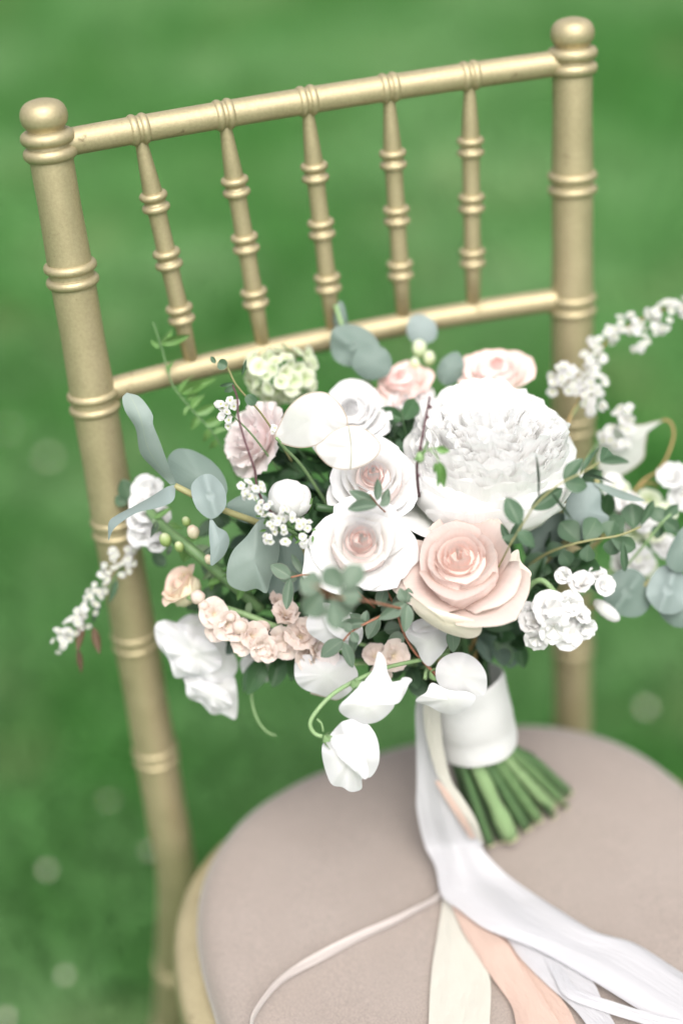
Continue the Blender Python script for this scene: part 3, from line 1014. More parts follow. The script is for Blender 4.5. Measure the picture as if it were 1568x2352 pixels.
SMALL = [floret_mesh('snow', 5, 0.5, 0.27, (55, 78, 92 + 8 * i), 0.015, 300 + i, 6, 6, 1, 2.0, corner=0.34) for i in range(3)]
RUFF = [floret_mesh('white', 4 + i % 2, 0.62, 0.44, (35 + 6 * i, 58 + 5 * i, 88), 0.055, 320 + i, 13, 8, 2, 2.6) for i in range(5)]
PEACH = [floret_mesh('peach', 5, 0.60, 0.38, (20 + 8 * i, 36 + 8 * i, 60 + 14 * i), 0.055, 340 + i, 9, 7, 2, 2.4) for i in range(4)]
LIME = [floret_mesh('lime', 4, 0.52, 0.34, (60, 72, 95), 0.03, 360 + i, 6, 5, 1, 2.0) for i in range(3)]

def floret(parent, meshes, p, n, size):
    return put('floret', random.choice(meshes), parent, frame(p, n, random.uniform(0, 6.28)) @ Matrix.Scale(size, 4))

def bud_mesh(mat, squash=1.0, ridges=0.04, lobes=5, name='bud'):
    prof = [(0.02, -1.0), (0.45, -0.9), (0.8, -0.55), (0.98, -0.1), (0.95, 0.35), (0.72, 0.72), (0.38, 0.93), (0.08, 1.0)]
    S = 20
    V, U = [], []
    for j, (r, z) in enumerate(prof):
        for k in range(S):
            a = 2 * PI * k / S + 0.35 * z
            rr = r * (1 + ridges * math.sin(lobes * a) + ridges * .5 * math.sin(2 * a + 3 * z))
            V.append((rr * math.cos(a), rr * math.sin(a), z * squash))
            U.append((k / S, j / (len(prof) - 1)))
    F = grid_faces(S, len(prof), 0, True) + [tuple(range(S - 1, -1, -1)), tuple((len(prof) - 1) * S + k for k in range(S))]
    return mesh(name, V, F, M[mat], U)

# ------------------------------------------------------------------ the bouquet: binding, cut stems, ribbons
WRAP_B = at(1098, 1706, 1.028)
WRAP_T = at(1062, 1572, 1.013)
WAX = (WRAP_T - WRAP_B).normalized()
WX = (RGT - WAX * RGT.dot(WAX)).normalized()
WY = WAX.cross(WX)
base = Vector((0.055, -0.115, ZT))
BQ = put('bouquet', None, None, Matrix.Translation(base))
tag(BQ, 'white and blush wedding bouquet tied with ribbon, standing on the taupe seat', 'bouquet')

def build_handle():
    L = (WRAP_T - WRAP_B).length
    v, uv = [], []
    S = 48
    rows = [(-.004, .0250), (0, .0262), (.004, .0266), (L * .35, .0268), (L * .36, .0272), (L * .7, .0272), (L * .9, .0276), (L, .0280), (L + .003, .0276), (L + .003, .0266)]
    for j, (z, r) in enumerate(rows):
        for k in range(S):
            a = 2 * PI * k / S
            rr = r * (1 + 0.012 * math.sin(3 * a + z * 40) + .008 * math.sin(7 * a + 2))
            v.append(WX * math.cos(a) * rr + WY * math.sin(a) * rr + WAX * (z + 0.0012 * math.sin(2 * a + z * 60)))
            uv.append((k / S * 3, z / L))
    put('ribbon_wrap', mesh('ribbon_wrap', v, grid_faces(S, len(rows), 0, True), M['satin_white'], uv), BQ, Matrix.Translation(WRAP_B), 'broad white satin band wound round the stems')
    ends = [((1125, 1938), .0036, 0), ((1172, 1922), .0058, 1), ((1206, 1902), .0040, 0), ((1234, 1880), .0046, 0), ((1262, 1852), .0044, 1), ((1288, 1838), .0036, 0), ((1304, 1820), .0040, 0),
            ((1268, 1872), .0034, 2), ((1150, 1930), .0030, 2), ((1216, 1896), .0030, 2), ((1105, 1905), .0034, 2), ((1090, 1880), .0034, 2), ((1275, 1800), .0042, 2), ((1245, 1790), .0044, 2), ((1190, 1890), .0034, 2), ((1140, 1900), .0032, 2), ((1240, 1850), .0036, 2), ((1180, 1850), .0036, 2), ((1210, 1820), .0036, 2), ((1298, 1852), .0028, 2)]
    for i, ((x, y), r, kind) in enumerate(ends):
        r *= 0.86 if kind < 2 else 0.95
        e = on_z(x, y, ZT + r * .9 + (0.006 if kind < 2 else 0.0))
        rel = (x - 1196) / 108.0
        a = WX * max(-.86, min(.86, rel)) * .0205 + WY * ((.016 if kind < 2 else random.uniform(-.016, .006)) * (1 - .5 * abs(rel)))
        if WY.dot(FWD) > 0 and kind < 2:
            a = WX * max(-.86, min(.86, rel)) * .0205 - WY * (.016 * (1 - .5 * abs(rel)))
        s = WRAP_B + a
        P = catmull([s + WAX * 0.03, s, s.lerp(e, .5) + Vector((random.uniform(-.002, .002), 0, random.uniform(.001, .004))), e], 18)
        node = random.randint(8, 14)
        rad = [r * (1.0 + 0.06 * math.sin(j * 1.3 + i) + (0.10 if j == node else 0.0)) * (1 + (0.18 if kind == 1 and j > 13 else 0)) for j in range(18)]
        v, f, uv = tube_data(P, rad, 12, P[0])
        st = put('stem', mesh('stem', v, f, M[('stem' if i % 2 else 'stem_mid', 'stem_pale', 'stem_dark')[kind]], uv), BQ, Matrix.Translation(P[0]))  # darkest at the rear, front ones alternate: shade between stems put into their colour
        t = (P[-1] - P[-2]).normalized()
        rr = rad[-1]
        vv, ff = lathe_data([(rr * 1.02, -.0006), (rr * 1.06, .0004), (rr * .9, .0010), (rr * .35, .0008)], 12)
        put('cut_end', mesh('cut_end', vv, ff, M['stem_cut']), st, z_to(P[-1], t))
build_handle()

def edge_pts(lst):
    out = []
    for q in lst:
        x, y, k = q
        out.append(at(x, y, k) if k > 0.5 else on_z(x, y, ZT + k))
    return out

def ribbon(mat, left, right, label, bow=0.05, wav=0.02, seed=1, nv=48, nu=13):
    o = blade('ribbon_tail', BQ, edge_pts(left), edge_pts(right), M[mat], nv, nu, bow, wav, seed)
    o['label'] = label
    return o

ribbon('silk_cream', [(1014, 2010, .004), (1016, 2066, .004), (1004, 2146, .004), (990, 2238, .004), (984, 2352, .004), (984, 2440, .004)],
       [(1034, 2010, .004), (1038, 2078, .004), (1066, 2150, .005), (1122, 2236, .004), (1124, 2352, .004), (1122, 2440, .004)], 'cream silk ribbon tail', 0.03, 0.015, 3)
ribbon('silk_peach', [(1120, 2100, .004), (1150, 2170, .003), (1196, 2225, .003), (1235, 2290, .003), (1262, 2352, .003), (1290, 2440, .003)],
       [(1165, 2110, .004), (1215, 2200, .004), (1262, 2262, .004), (1300, 2310, .004), (1322, 2352, .004), (1355, 2440, .004)], 'narrow peach silk ribbon tail under the white one', 0.04, 0.02, 4)
ribbon('silk_peach', [(1022, 2020, .004), (1036, 2078, .005), (1062, 2138, .006), (1100, 2202, .005), (1134, 2252, .005), (1172, 2306, .005), (1184, 2352, .005), (1196, 2440, .005)],
       [(1060, 2020, .005), (1070, 2075, .007), (1122, 2134, .008), (1160, 2165, .012), (1198, 2220, .010), (1246, 2290, .009), (1284, 2352, .008), (1330, 2440, .006)], 'broad peach silk ribbon tail', 0.12, 0.02, 5)
ribbon('silk_white', [(1120, 2110, .006), (1164, 2158, .006), (1196, 2202, .006), (1256, 2262, .006), (1310, 2310, .006), (1345, 2352, .006), (1400, 2440, .006)],
       [(1190, 2090, .006), (1250, 2140, .007), (1350, 2240, .008), (1382, 2298, .007), (1410, 2350, .006), (1440, 2400, .006), (1470, 2450, .006)], 'white silk ribbon tail with forked end', 0.06, 0.02, 6)
ribbon('silk_white', [(1250, 2200, .0085), (1272, 2245, .0095), (1300, 2290, .010), (1380, 2322, .009), (1470, 2350, .009), (1568, 2378, .008), (1660, 2400, .008)],
       [(1290, 2200, .0085), (1302, 2240, .0100), (1336, 2276, .0115), (1400, 2298, .012), (1490, 2326, .011), (1568, 2342, .010), (1660, 2362, .010)], 'narrow white silk strip crossing the broad one', 0.05, 0.02, 7, 36, 7)
ribbon('silk_white', [(962, 1580, 0.992), (953, 1630, 0.998), (955, 1700, 1.008), (957, 1790, 1.014), (957, 1860, 1.020), (975, 1940, 1.030), (1000, 1992, .016), (1014, 2056, .012), (1058, 2092, .013), (1120, 2136, .013), (1230, 2180, .012), (1352, 2248, .011), (1488, 2332, .008), (1620, 2410, .007)],
       [(1006, 1580, .988), (1006, 1634, .993), (1012, 1700, 1.000), (1032, 1790, 1.012), (1080, 1870, 1.020), (1104, 1925, 1.030), (1112, 1956, .022), (1160, 2006, .014), (1224, 2052, .012), (1290, 2094, .013), (1368, 2140, .014), (1460, 2168, .012), (1568, 2236, .009), (1680, 2300, .008)], 'broad white silk ribbon tail hanging from the binding and running over the seat', 0.07, 0.045, 8, 90, 25)
ribbon('silk_peach', [(998, 1795, 1.004), (1022, 1835, 1.006), (1050, 1880, 1.012), (1078, 1925, 1.022)],
       [(1006, 1792, 1.004), (1034, 1825, 1.006), (1070, 1880, 1.012), (1092, 1925, 1.022)], 'peach ribbon edge showing in the fold of the white one', 0.1, 0.0, 9, 20, 5)
ribbon('silk_cream', [(975, 1590, .986), (972, 1650, .990), (985, 1720, .997), (1004, 1780, 1.003), (1034, 1826, 1.006), (1070, 1880, 1.011), (1096, 1928, 1.022)],
       [(1010, 1590, .984), (1012, 1660, .989), (1018, 1720, .996), (1036, 1792, 1.005), (1062, 1832, 1.009), (1094, 1886, 1.013), (1110, 1940, 1.024)], 'cream ribbon edge beside the binding', 0.08, 0.01, 10, 24, 7)
strand = [(1016, 2044), (1000, 2064), (951, 2090), (890, 2121), (822, 2151), (737, 2195), (686, 2223), (642, 2253), (608, 2291), (584, 2328), (577, 2356), (580, 2420)]
wid = [8, 9, 11, 15, 17, 20, 17, 13, 10, 9, 9, 9]
ribbon('silk_blush', [(x - 3, y - w * .55, .010) for (x, y), w in zip(strand, wid)], [(x + 4, y + w * .55, .0025) for (x, y), w in zip(strand, wid)], 'thin blush ribbon curling off to the left', 0.08, 0.05, 11, 60, 5)

# ------------------------------------------------------------------ the main blooms
def build_blooms():
    # large blush rose
    p = at(1056, 1290, 0.905)
    o, m = flower_part('rose', p, facing(p, -0.14, 0.62), 'large open blush pink rose', 0.4, 0.06, 0.0028)
    S = mm(152, 0.905)
    add_petals(o, m, rose_petals(('pink_core', 'pink_mid', 'pink_outer'), 5, 9, 5, 7, 0.9, 0.05), S)
    # its rolled cream guard petal hanging below
    patch('petal', o, [(945, 1372, -6), (985, 1395, -9), (1040, 1410, -9), (1090, 1425, -8), (1106, 1440, -3), (1098, 1460, 2), (1070, 1466, 5), (1020, 1452, 4), (975, 1425, 3), (948, 1398, 0)], (1022, 1430), 0.897, 5, 'cream', 0.4, 3, 4)
    patch('petal', o, [(1160, 1290, 4), (1188, 1262, 8), (1196, 1290, 8), (1220, 1318, 4), (1200, 1345, 4), (1165, 1385, 2), (1130, 1420, 4), (1135, 1370, 2)], (1165, 1335), 0.912, 3, 'cream', 0.8, 3, 5)
    # white rose with blush heart
    p = at(828, 1246, 0.900)
    o, m = flower_part('rose', p, facing(p, 0.05, 0.30), 'white rose with a pale pink heart', 0.2, 0.05, 0.0024)
    add_petals(o, m, rose_petals(('blush_core', 'blush_mid', 'white'), 12, 9, 4, 8, 0.92, 0.14, 8, 0.22), mm(113, 0.898))
    # creamy white rose tucked behind it
    p = at(858, 1098, 0.935)
    o, m = flower_part('rose', p, facing(p, -0.05, 0.45), 'creamy white rose behind the one with the pink heart', 0.9, 0.05, 0.0024)
    add_petals(o, m, rose_petals(('blush_core', 'blush_mid', 'white'), 23, 7, 6, 8, 0.95, 0.05, 6, 0.15), mm(106, 0.935))
    # white bloom higher up
    p = at(806, 945, 0.972)
    o, m = flower_part('rose', p, facing(p, -0.1, 0.75), 'white full rose behind the papery seed pods', 1.9, 0.05, 0.0024)
    add_petals(o, m, rose_petals(('white', 'white', 'white'), 37, 5, 6, 8, 0.85, 0.05, 0), mm(96, 0.972))
    p = at(935, 925, 1.0)
    o, m = flower_part('rose', p, facing(p, -0.1, 0.85), 'white rose half hidden behind the great peony', 0.9, 0.05, 0.0024)
    add_petals(o, m, rose_petals(('white', 'white', 'white'), 41, 4, 5, 6, 0.85, 0.05, 0), mm(70, 1.0))
    # the great peony
    p = at(1124, 1052, 0.957)
    n = facing(p, 0.04, 0.95, 0.8)
    o, m = flower_part('peony', p, n, 'very large full white peony', 0.0, 0.06, 0.003)
    S = mm(290, 0.952)
    rr = random.Random(4)
    P = []
    rows = [(9, (88, 66, 36, 14, -4), 1.00, .50, -.62, .026), (12, (82, 58, 28, 8, 4), 1.10, .44, -.60, .034), (13, (74, 48, 22, 8, 10), 1.16, .40, -.56, .032),
            (15, (66, 40, 17, 8, 16), 1.17, .33, -.52, .036), (16, (57, 34, 15, 8, 20), 1.17, .29, -.48, .038), (16, (47, 28, 13, 8, 22), 1.16, .26, -.43, .038),
            (15, (36, 22, 11, 8, 22), 1.15, .23, -.38, .038), (12, (25, 15, 8, 8, 20), 1.14, .21, -.34, .036), (8, (13, 8, 5, 6, 18), 1.12, .18, -.31, .034), (4, (4, 3, 2, 2, 12), 1.10, .15, -.30, .03)]
    for ring, (cnt, th, L, W, z0, ruf) in enumerate(rows):
        a0 = rr.uniform(0, 6.28)
        for i in range(cnt):
            az = a0 + 2 * PI * i / cnt + rr.uniform(-.14, .14)
            P.append(('peony', az, dict(L=L * rr.uniform(.95, 1.05), W=W * rr.uniform(.88, 1.2), th=[t + rr.uniform(-4, 4) for t in th], r0=0.05, lat=1.08, minrho=0.32,
                                        corner=0.16, ruffle=ruf * 0.8, rf=2.9 if ring > 1 else 2.2, seed=ring * 50 + i, z0=z0, nu=23, nv=12, notch=rr.choice([0, 0.04, 0.08]) if ring > 1 else 0.0, spiral=0.02)))
    for az, th in ((-2.3, (90, 76, 50, 40, 62)), (-1.5, (90, 70, 36, 12, 8)), (-0.7, (90, 70, 36, 16, 18))):
        P.append(('peony', az, dict(L=1.14, W=0.60, th=th, r0=0.05, lat=1.1, minrho=0.5, corner=0.2, ruffle=0.018, rf=1.6, seed=int(700 + az * 10), z0=-0.68, nu=17, nv=14)))
    rose_heart(o, m @ Matrix.Diagonal((1.0, 1.0, 0.65, 1.0)), 'peony', S, 0.70, 0.41)  # solid added under the ruffles to lighten the creases, not a petal
    add_petals(o, m @ Matrix.Diagonal((1.0, 1.0, 0.65, 1.0)), P, S)
    # pale pink ruffled bloom on the left
    p = at(580, 1008, 0.962)
    o, m = flower_part('carnation', p, facing(p, -0.75, 0.30, 0.6), 'pale pink ruffled bloom', 0.0, 0.05, 0.0022)
    P = []
    for ring, (cnt, th, L, W) in enumerate([(7, (85, 70, 62, 70, 85), 1.0, 0.46), (7, (70, 55, 42, 50, 62), 0.98, 0.40), (7, (50, 38, 26, 30, 40), 0.92, 0.34), (6, (30, 20, 12, 14, 20), 0.85, 0.28), (4, (14, 8, 4, 8, 10), 0.8, 0.2)]):
        for i in range(cnt):
            P.append(('lilac', ring * .7 + 2 * PI * i / cnt + rr.uniform(-.2, .2), dict(L=L * rr.uniform(.9, 1.08), W=W, th=[t + rr.uniform(-8, 8) for t in th], r0=0.05, lat=1.4, minrho=0.4, corner=0.12, ruffle=0.045, rf=3.4, seed=900 + ring * 20 + i, z0=-0.4, nu=13, nv=10, notch=0.04)))
    add_petals(o, m, P, mm(100, 0.962))
    # closed white ball bud with green sepals
    p = at(662, 1146, 0.918)
    n = facing(p, -0.85, 0.25, 0.55)
    o, m = flower_part('peony_bud', p, n, 'round closed white bud with green sepals', 0.0, 0.05, 0.0026)
    b = mm(52, 0.918)
    put('petal', bud_mesh('white', 0.98, 0.03, 3, 'petal'), o, m @ Matrix.Scale(b * .92, 4))
    for i in range(5):
        put('petal', petal_mesh(M['white'], b, 2 * PI * i / 5 + .3, L=1.75, W=0.75, th=(88, 62, 20, -22, -58), r0=0.05, lat=1.0, minrho=.4, z0=-1.02, seed=50 + i, corner=0.12, ruffle=0.012, edge=0.02, spiral=0.07), o, m)
    for i in range(5):
        put('sepal', petal_mesh(M['green'], b, 2 * PI * i / 5, 'sepal', L=1.3, W=0.34, th=(88, 70, 30, 0, -10), r0=0.05, lat=1.0, minrho=.5, z0=-1.10, seed=70 + i, corner=0.75, cw=1.3), o, m)
    # salmon pink spray roses at the back
    for (x, y, R, s, rt, up, lab) in ((922, 858, 66, 61, -.3, 1.0, 'salmon pink garden rose behind the white blooms'), (1140, 835, 84, 67, .1, 1.0, 'salmon pink garden rose above the great peony')):
        p = at(x, y + 12, 1.005)
        o, m = flower_part('rose', p, facing(p, rt, up), lab, 0.5, 0.05, 0.0022)
        add_petals(o, m, rose_petals(('salmon', 'salmon', 'salmon'), s, 4, 5, 6, 0.9, 0.08), mm(R, 1.005))
    p = at(905, 925, 0.99)
    # half-open cream bud rose, low on the left
    p = at(412, 1345, 0.965)
    o, m = flower_part('rose', p, facing(p, -0.9, 0.7, 0.6), 'half open cream rosebud with peach rims', 0.5, 0.05, 0.0022)
    add_petals(o, m, rose_petals(('bicolor', 'bicolor', 'bicolor'), 71, 4, 4, 5, 0.45, 0.08, -22), mm(66, 0.965))
build_blooms()

# ------------------------------------------------------------------ sweet peas (free-form petals)
def build_sweet_peas():
    o = px_stem('sweet_pea', [(1030, 1500), (985, 1512), (900, 1530), (840, 1552), (770, 1590), (728, 1632), (712, 1662), (722, 1684), (740, 1692)], [.96, .95, .925, .905, .900, .897, .897, .898, .898], 0.0013, 'stem_pale', 'white sweet pea spray with two hanging blossoms')
    patch('petal', o, [(868, 1497, 3), (884, 1515, 1), (892, 1550, 0), (912, 1582, 0), (926, 1592, -1), (934, 1560, 2), (938, 1570, 0), (918, 1612, -2), (890, 1618, -3), (862, 1612, -1), (838, 1598, -1), (820, 1590, 0), (838, 1562, 0), (856, 1538, 2)], (872, 1572), 0.899, 3, 'pea', 0.6, 4, 11, 60)
    patch('petal', o, [(912, 1584, 1), (922, 1558, 3), (938, 1556, 5), (946, 1562, 6), (938, 1574, 3), (928, 1596, 0), (912, 1610, -1)], (924, 1580), 0.8975, 2, 'pea', 0.3, 3, 12, 30, 6)
    patch('petal', o, [(836, 1565, 1), (870, 1592, -3), (893, 1610, -2), (905, 1622, 0), (880, 1650, 2), (850, 1662, 4), (815, 1656, 3), (785, 1640, 0), (779, 1622, -3), (800, 1600, -4), (820, 1580, -2)], (842, 1620), 0.896, 5, 'pea', 0.7, 4, 13, 60, fold=(820, 1620, 2.5, 2.0, 16))
    patch('petal', o, [(792, 1655, 0), (830, 1652, 0), (858, 1680, -1), (870, 1715, 0), (869, 1755, 1), (852, 1784, 2), (832, 1788, 3), (830, 1812, 4), (806, 1819, 5), (786, 1808, 5), (760, 1800, 3), (742, 1750, 1), (740, 1712, 0), (756, 1690, 0), (774, 1668, 0)], (808, 1735), 0.900, 6, 'pea', 1.2, 5, 14, 70, 10, fold=(800, 1760, 1.15, 2.5, 14))
    patch('petal', o, [(760, 1695, -3), (800, 1690, -4), (830, 1720, -4), (846, 1770, -2), (838, 1790, -1), (815, 1772, -3), (790, 1750, -4), (770, 1725, -4)], (805, 1738), 0.896, 3, 'pea', 0.9, 4, 15, 50)
    for (x, y) in ((742, 1694), (806, 1568)):
        p = at(x, y, 0.896)
        for i in range(5):
            put('sepal', petal_mesh(M['stem_pale'], mm(36, .9), 2 * PI * i / 5, 'sepal', L=0.95, W=0.26, th=(80, 40, 20, 50), r0=0.05, lat=1, minrho=.4, seed=i, corner=0.7, cw=1.3, nu=7, nv=7), o, frame(p, (RGT * .9 - UPV * .25 + (CAM - p).normalized() * .3).normalized(), i * .3))
    tube('tendril', [at(742, 1680, .896), at(738, 1662, .894), at(728, 1652, .893)], 0.0007, M['stem_pale'], o, 6)
    # blossom in front of the binding
    o = px_stem('sweet_pea', [(1060, 1470), (1030, 1490), (985, 1530), (975, 1560)], [1.0, .98, .955, .95], 0.0013, 'stem_pale', 'white sweet pea blossom lying over the ribbon binding')
    patch('petal', o, [(1002, 1530, 1), (1020, 1508, 0), (1052, 1498, 0), (1085, 1508, 1), (1110, 1535, 3), (1118, 1565, 4), (1112, 1595, 4), (1092, 1600, 2), (1060, 1595, 0), (1025, 1590, 0), (1002, 1562, 0)], (1055, 1552), 0.938, 5, 'pea', 0.9, 5, 21, 60)
    patch('petal', o, [(992, 1568, 0), (1030, 1585, -3), (1070, 1588, -3), (1092, 1602, -1), (1072, 1630, 3), (1040, 1641, 4), (1010, 1636, 4), (985, 1622, 2), (955, 1612, 0), (962, 1600, -2), (978, 1590, -2)], (1030, 1608), 0.934, 4, 'pea', 0.7, 4, 22, 60)
    for i in range(4):
        put('sepal', petal_mesh(M['stem_pale'], mm(34, .95), 2 * PI * i / 4, 'sepal', L=0.95, W=0.26, th=(80, 40, 20, 50), r0=0.05, lat=1, minrho=.4, seed=i, corner=0.7, cw=1.3, nu=7, nv=7), o, frame(at(985, 1545, .945), (RGT * .9 - UPV * .25).normalized(), i * .3))
    # small folded one under the rose
    o = px_stem('sweet_pea', [(1060, 1500), (1030, 1460), (1000, 1440)], [1.0, .97, .95], 0.0013, 'stem_pale', 'white folded sweet pea petal under the blush rose')
    patch('petal', o, [(930, 1448, 0), (948, 1428, 2), (990, 1430, 3), (1018, 1444, 3), (1031, 1470, 4), (1022, 1492, 3), (1005, 1512, 2), (985, 1530, 2), (968, 1516, 1), (955, 1488, 0), (938, 1470, 0)], (985, 1474), 0.938, 5, 'pea', 0.5, 4, 31, 60)
    patch('petal', o, [(948, 1430, -2), (975, 1420, -1), (1008, 1432, -1), (1004, 1446, -4), (975, 1452, -5), (950, 1450, -4)], (976, 1438), 0.936, 1.5, 'pea', 0.3, 3, 32, 36, 6)
    # two open ones on the left, behind the small leaves
    o = px_stem('sweet_pea', [(1020, 1530), (900, 1500), (800, 1470), (760, 1450)], [1.0, .97, .945, .94], 0.0013, 'stem_pale', 'white sweet pea behind the blurred grey leaves')
    patch('petal', o, [(703, 1430, 3), (722, 1392, 2), (755, 1385, 0), (790, 1405, 0), (822, 1420, 2), (834, 1450, 3), (826, 1478, 3), (800, 1490, 2), (765, 1492, 0), (738, 1474, 0), (712, 1456, 2)], (768, 1440), 0.928, 5, 'pea', 0.9, 5, 41, 60)
    patch('petal', o, [(745, 1412, -3), (780, 1400, -3), (815, 1412, 0), (832, 1440, 0), (815, 1470, -1), (780, 1466, -4), (752, 1444, -4)], (788, 1436), 0.924, 3, 'pea', 0.6, 4, 42, 50)
    o = px_stem('sweet_pea', [(1020, 1540), (900, 1520), (790, 1528)], [1.0, .97, .95], 0.0013, 'stem_pale', 'white and faintly pink sweet pea low in the middle')
    patch('petal', o, [(676, 1548, 2), (682, 1510, 1), (720, 1502, 0), (765, 1500, 0), (800, 1515, 1), (822, 1548, 3), (808, 1585, 3), (775, 1606, 3), (740, 1598, 2), (700, 1584, 2), (682, 1568, 2)], (750, 1550), 0.945, 6, 'pea', 1.2, 5, 51, 64)
    patch('petal', o, [(712, 1592, 2), (745, 1580, 2), (790, 1578, 2), (800, 1590, 3), (775, 1608, 4), (745, 1602, 4)], (755, 1592), 0.951, 2, 'peach', 0.5, 4, 52, 40, 6)
    patch('petal', o, [(740, 1450, 1), (765, 1470, -1), (780, 1510, -2), (770, 1540, -2), (745, 1550, -1), (722, 1520, -1), (720, 1480, 0)], (750, 1500), 0.944, 3, 'lilac', 0.7, 4, 53, 50)
build_sweet_peas()

# ------------------------------------------------------------------ honesty pods
def build_honesty():
    o = px_stem('honesty_sprig', [(770, 1190), (700, 1080), (655, 1030), (635, 1006)], [.98, .95, .93, .92], 0.0010, 'stem_pale', 'two white papery honesty seed pods')
    patch('seed_pod', o, [(630, 1006, 2), (641, 975, 1), (662, 935, 0), (700, 905, 0), (745, 900, 0), (778, 925, 0), (798, 960, 1), (795, 985, 1), (775, 998, 1), (740, 1018, 0), (700, 1029, 0), (660, 1024, 1)], (715, 965), 0.922, 1.6, 'lunaria', 0.35, 3, 61, 72, 14)
    patch('seed_pod', o, [(722, 1028, 1), (742, 1010, 0), (765, 990, 0), (800, 976, 0), (830, 980, 0), (858, 1000, 0), (874, 1022, 1), (868, 1045, 1), (845, 1065, 1), (805, 1079, 0), (765, 1075, 0), (738, 1055, 0)], (800, 1028), 0.905, 1.2, 'lunaria', 0.3, 3, 62, 72, 14)
    for a, b, d in (((800, 976), (805, 1078), .9035), ((741, 1012), (798, 985), .9195)):
        tube('rib', [at(a[0], a[1], d), at((a[0] + b[0]) / 2 + 4, (a[1] + b[1]) / 2, d - .0015), at(b[0], b[1], d)], 0.00018, M['twig_yellow'], o, 5)
    o = px_stem('honesty_sprig', [(1330, 1290), (1420, 1190), (1468, 1112), (1505, 1085), (1530, 1050), (1546, 1000), (1538, 970), (1520, 964)], [1.0, 1.02, 1.03, 1.03, 1.03, 1.03, 1.03, 1.03], 0.0009, 'twig_brown', 'papery honesty pod with a curled tail at the right edge')
    patch('seed_pod', o, [(1522, 966, 0), (1490, 985, 0), (1482, 1020, 0), (1476, 1055, 0), (1440, 1085, 0), (1400, 1100, 0), (1375, 1080, 0), (1368, 1040, 0), (1382, 1000, 0), (1420, 972, 0), (1470, 975, 0), (1500, 968, 0)], (1425, 1035), 1.03, 3, 'lunaria', 0.8, 3, 63, 64, 10)
    for (a, b) in (((1470, 1110), (1510, 1118)), ((1468, 1112), (1480, 1160))):
        tube('tendril', [at(*a, 1.03), at((a[0] + b[0]) / 2 + 6, (a[1] + b[1]) / 2 - 4, 1.03), at(*b, 1.03)], 0.0007, M['twig_brown'], o, 6)
build_honesty()

# ------------------------------------------------------------------ eucalyptus and other leaves
def sprig(name, stem, d, r, mat, leaves, label, kind='oval', lmat='parv', taper=None):
    """leaves: (x0, y0, x1, y1, width[, distance offset, tip offset, right tilt, up tilt])"""
    o = px_stem(name, stem, d, r, mat, label, 7, taper)
    d0 = d if not hasattr(d, '__len__') else sum(d) / len(d)
    for q in leaves:
        x0, y0, x1, y1, w = q[:5]
        do, dt, rt, ut = (list(q[5:]) + [0, 0, random.uniform(-.3, .3), random.uniform(-.2, .4)][len(q) - 5:])
        leaf_px(o, (x0, y0), (x1, y1), w, d0 + do, kind, lmat, (rt, ut), None, dt)
    return o

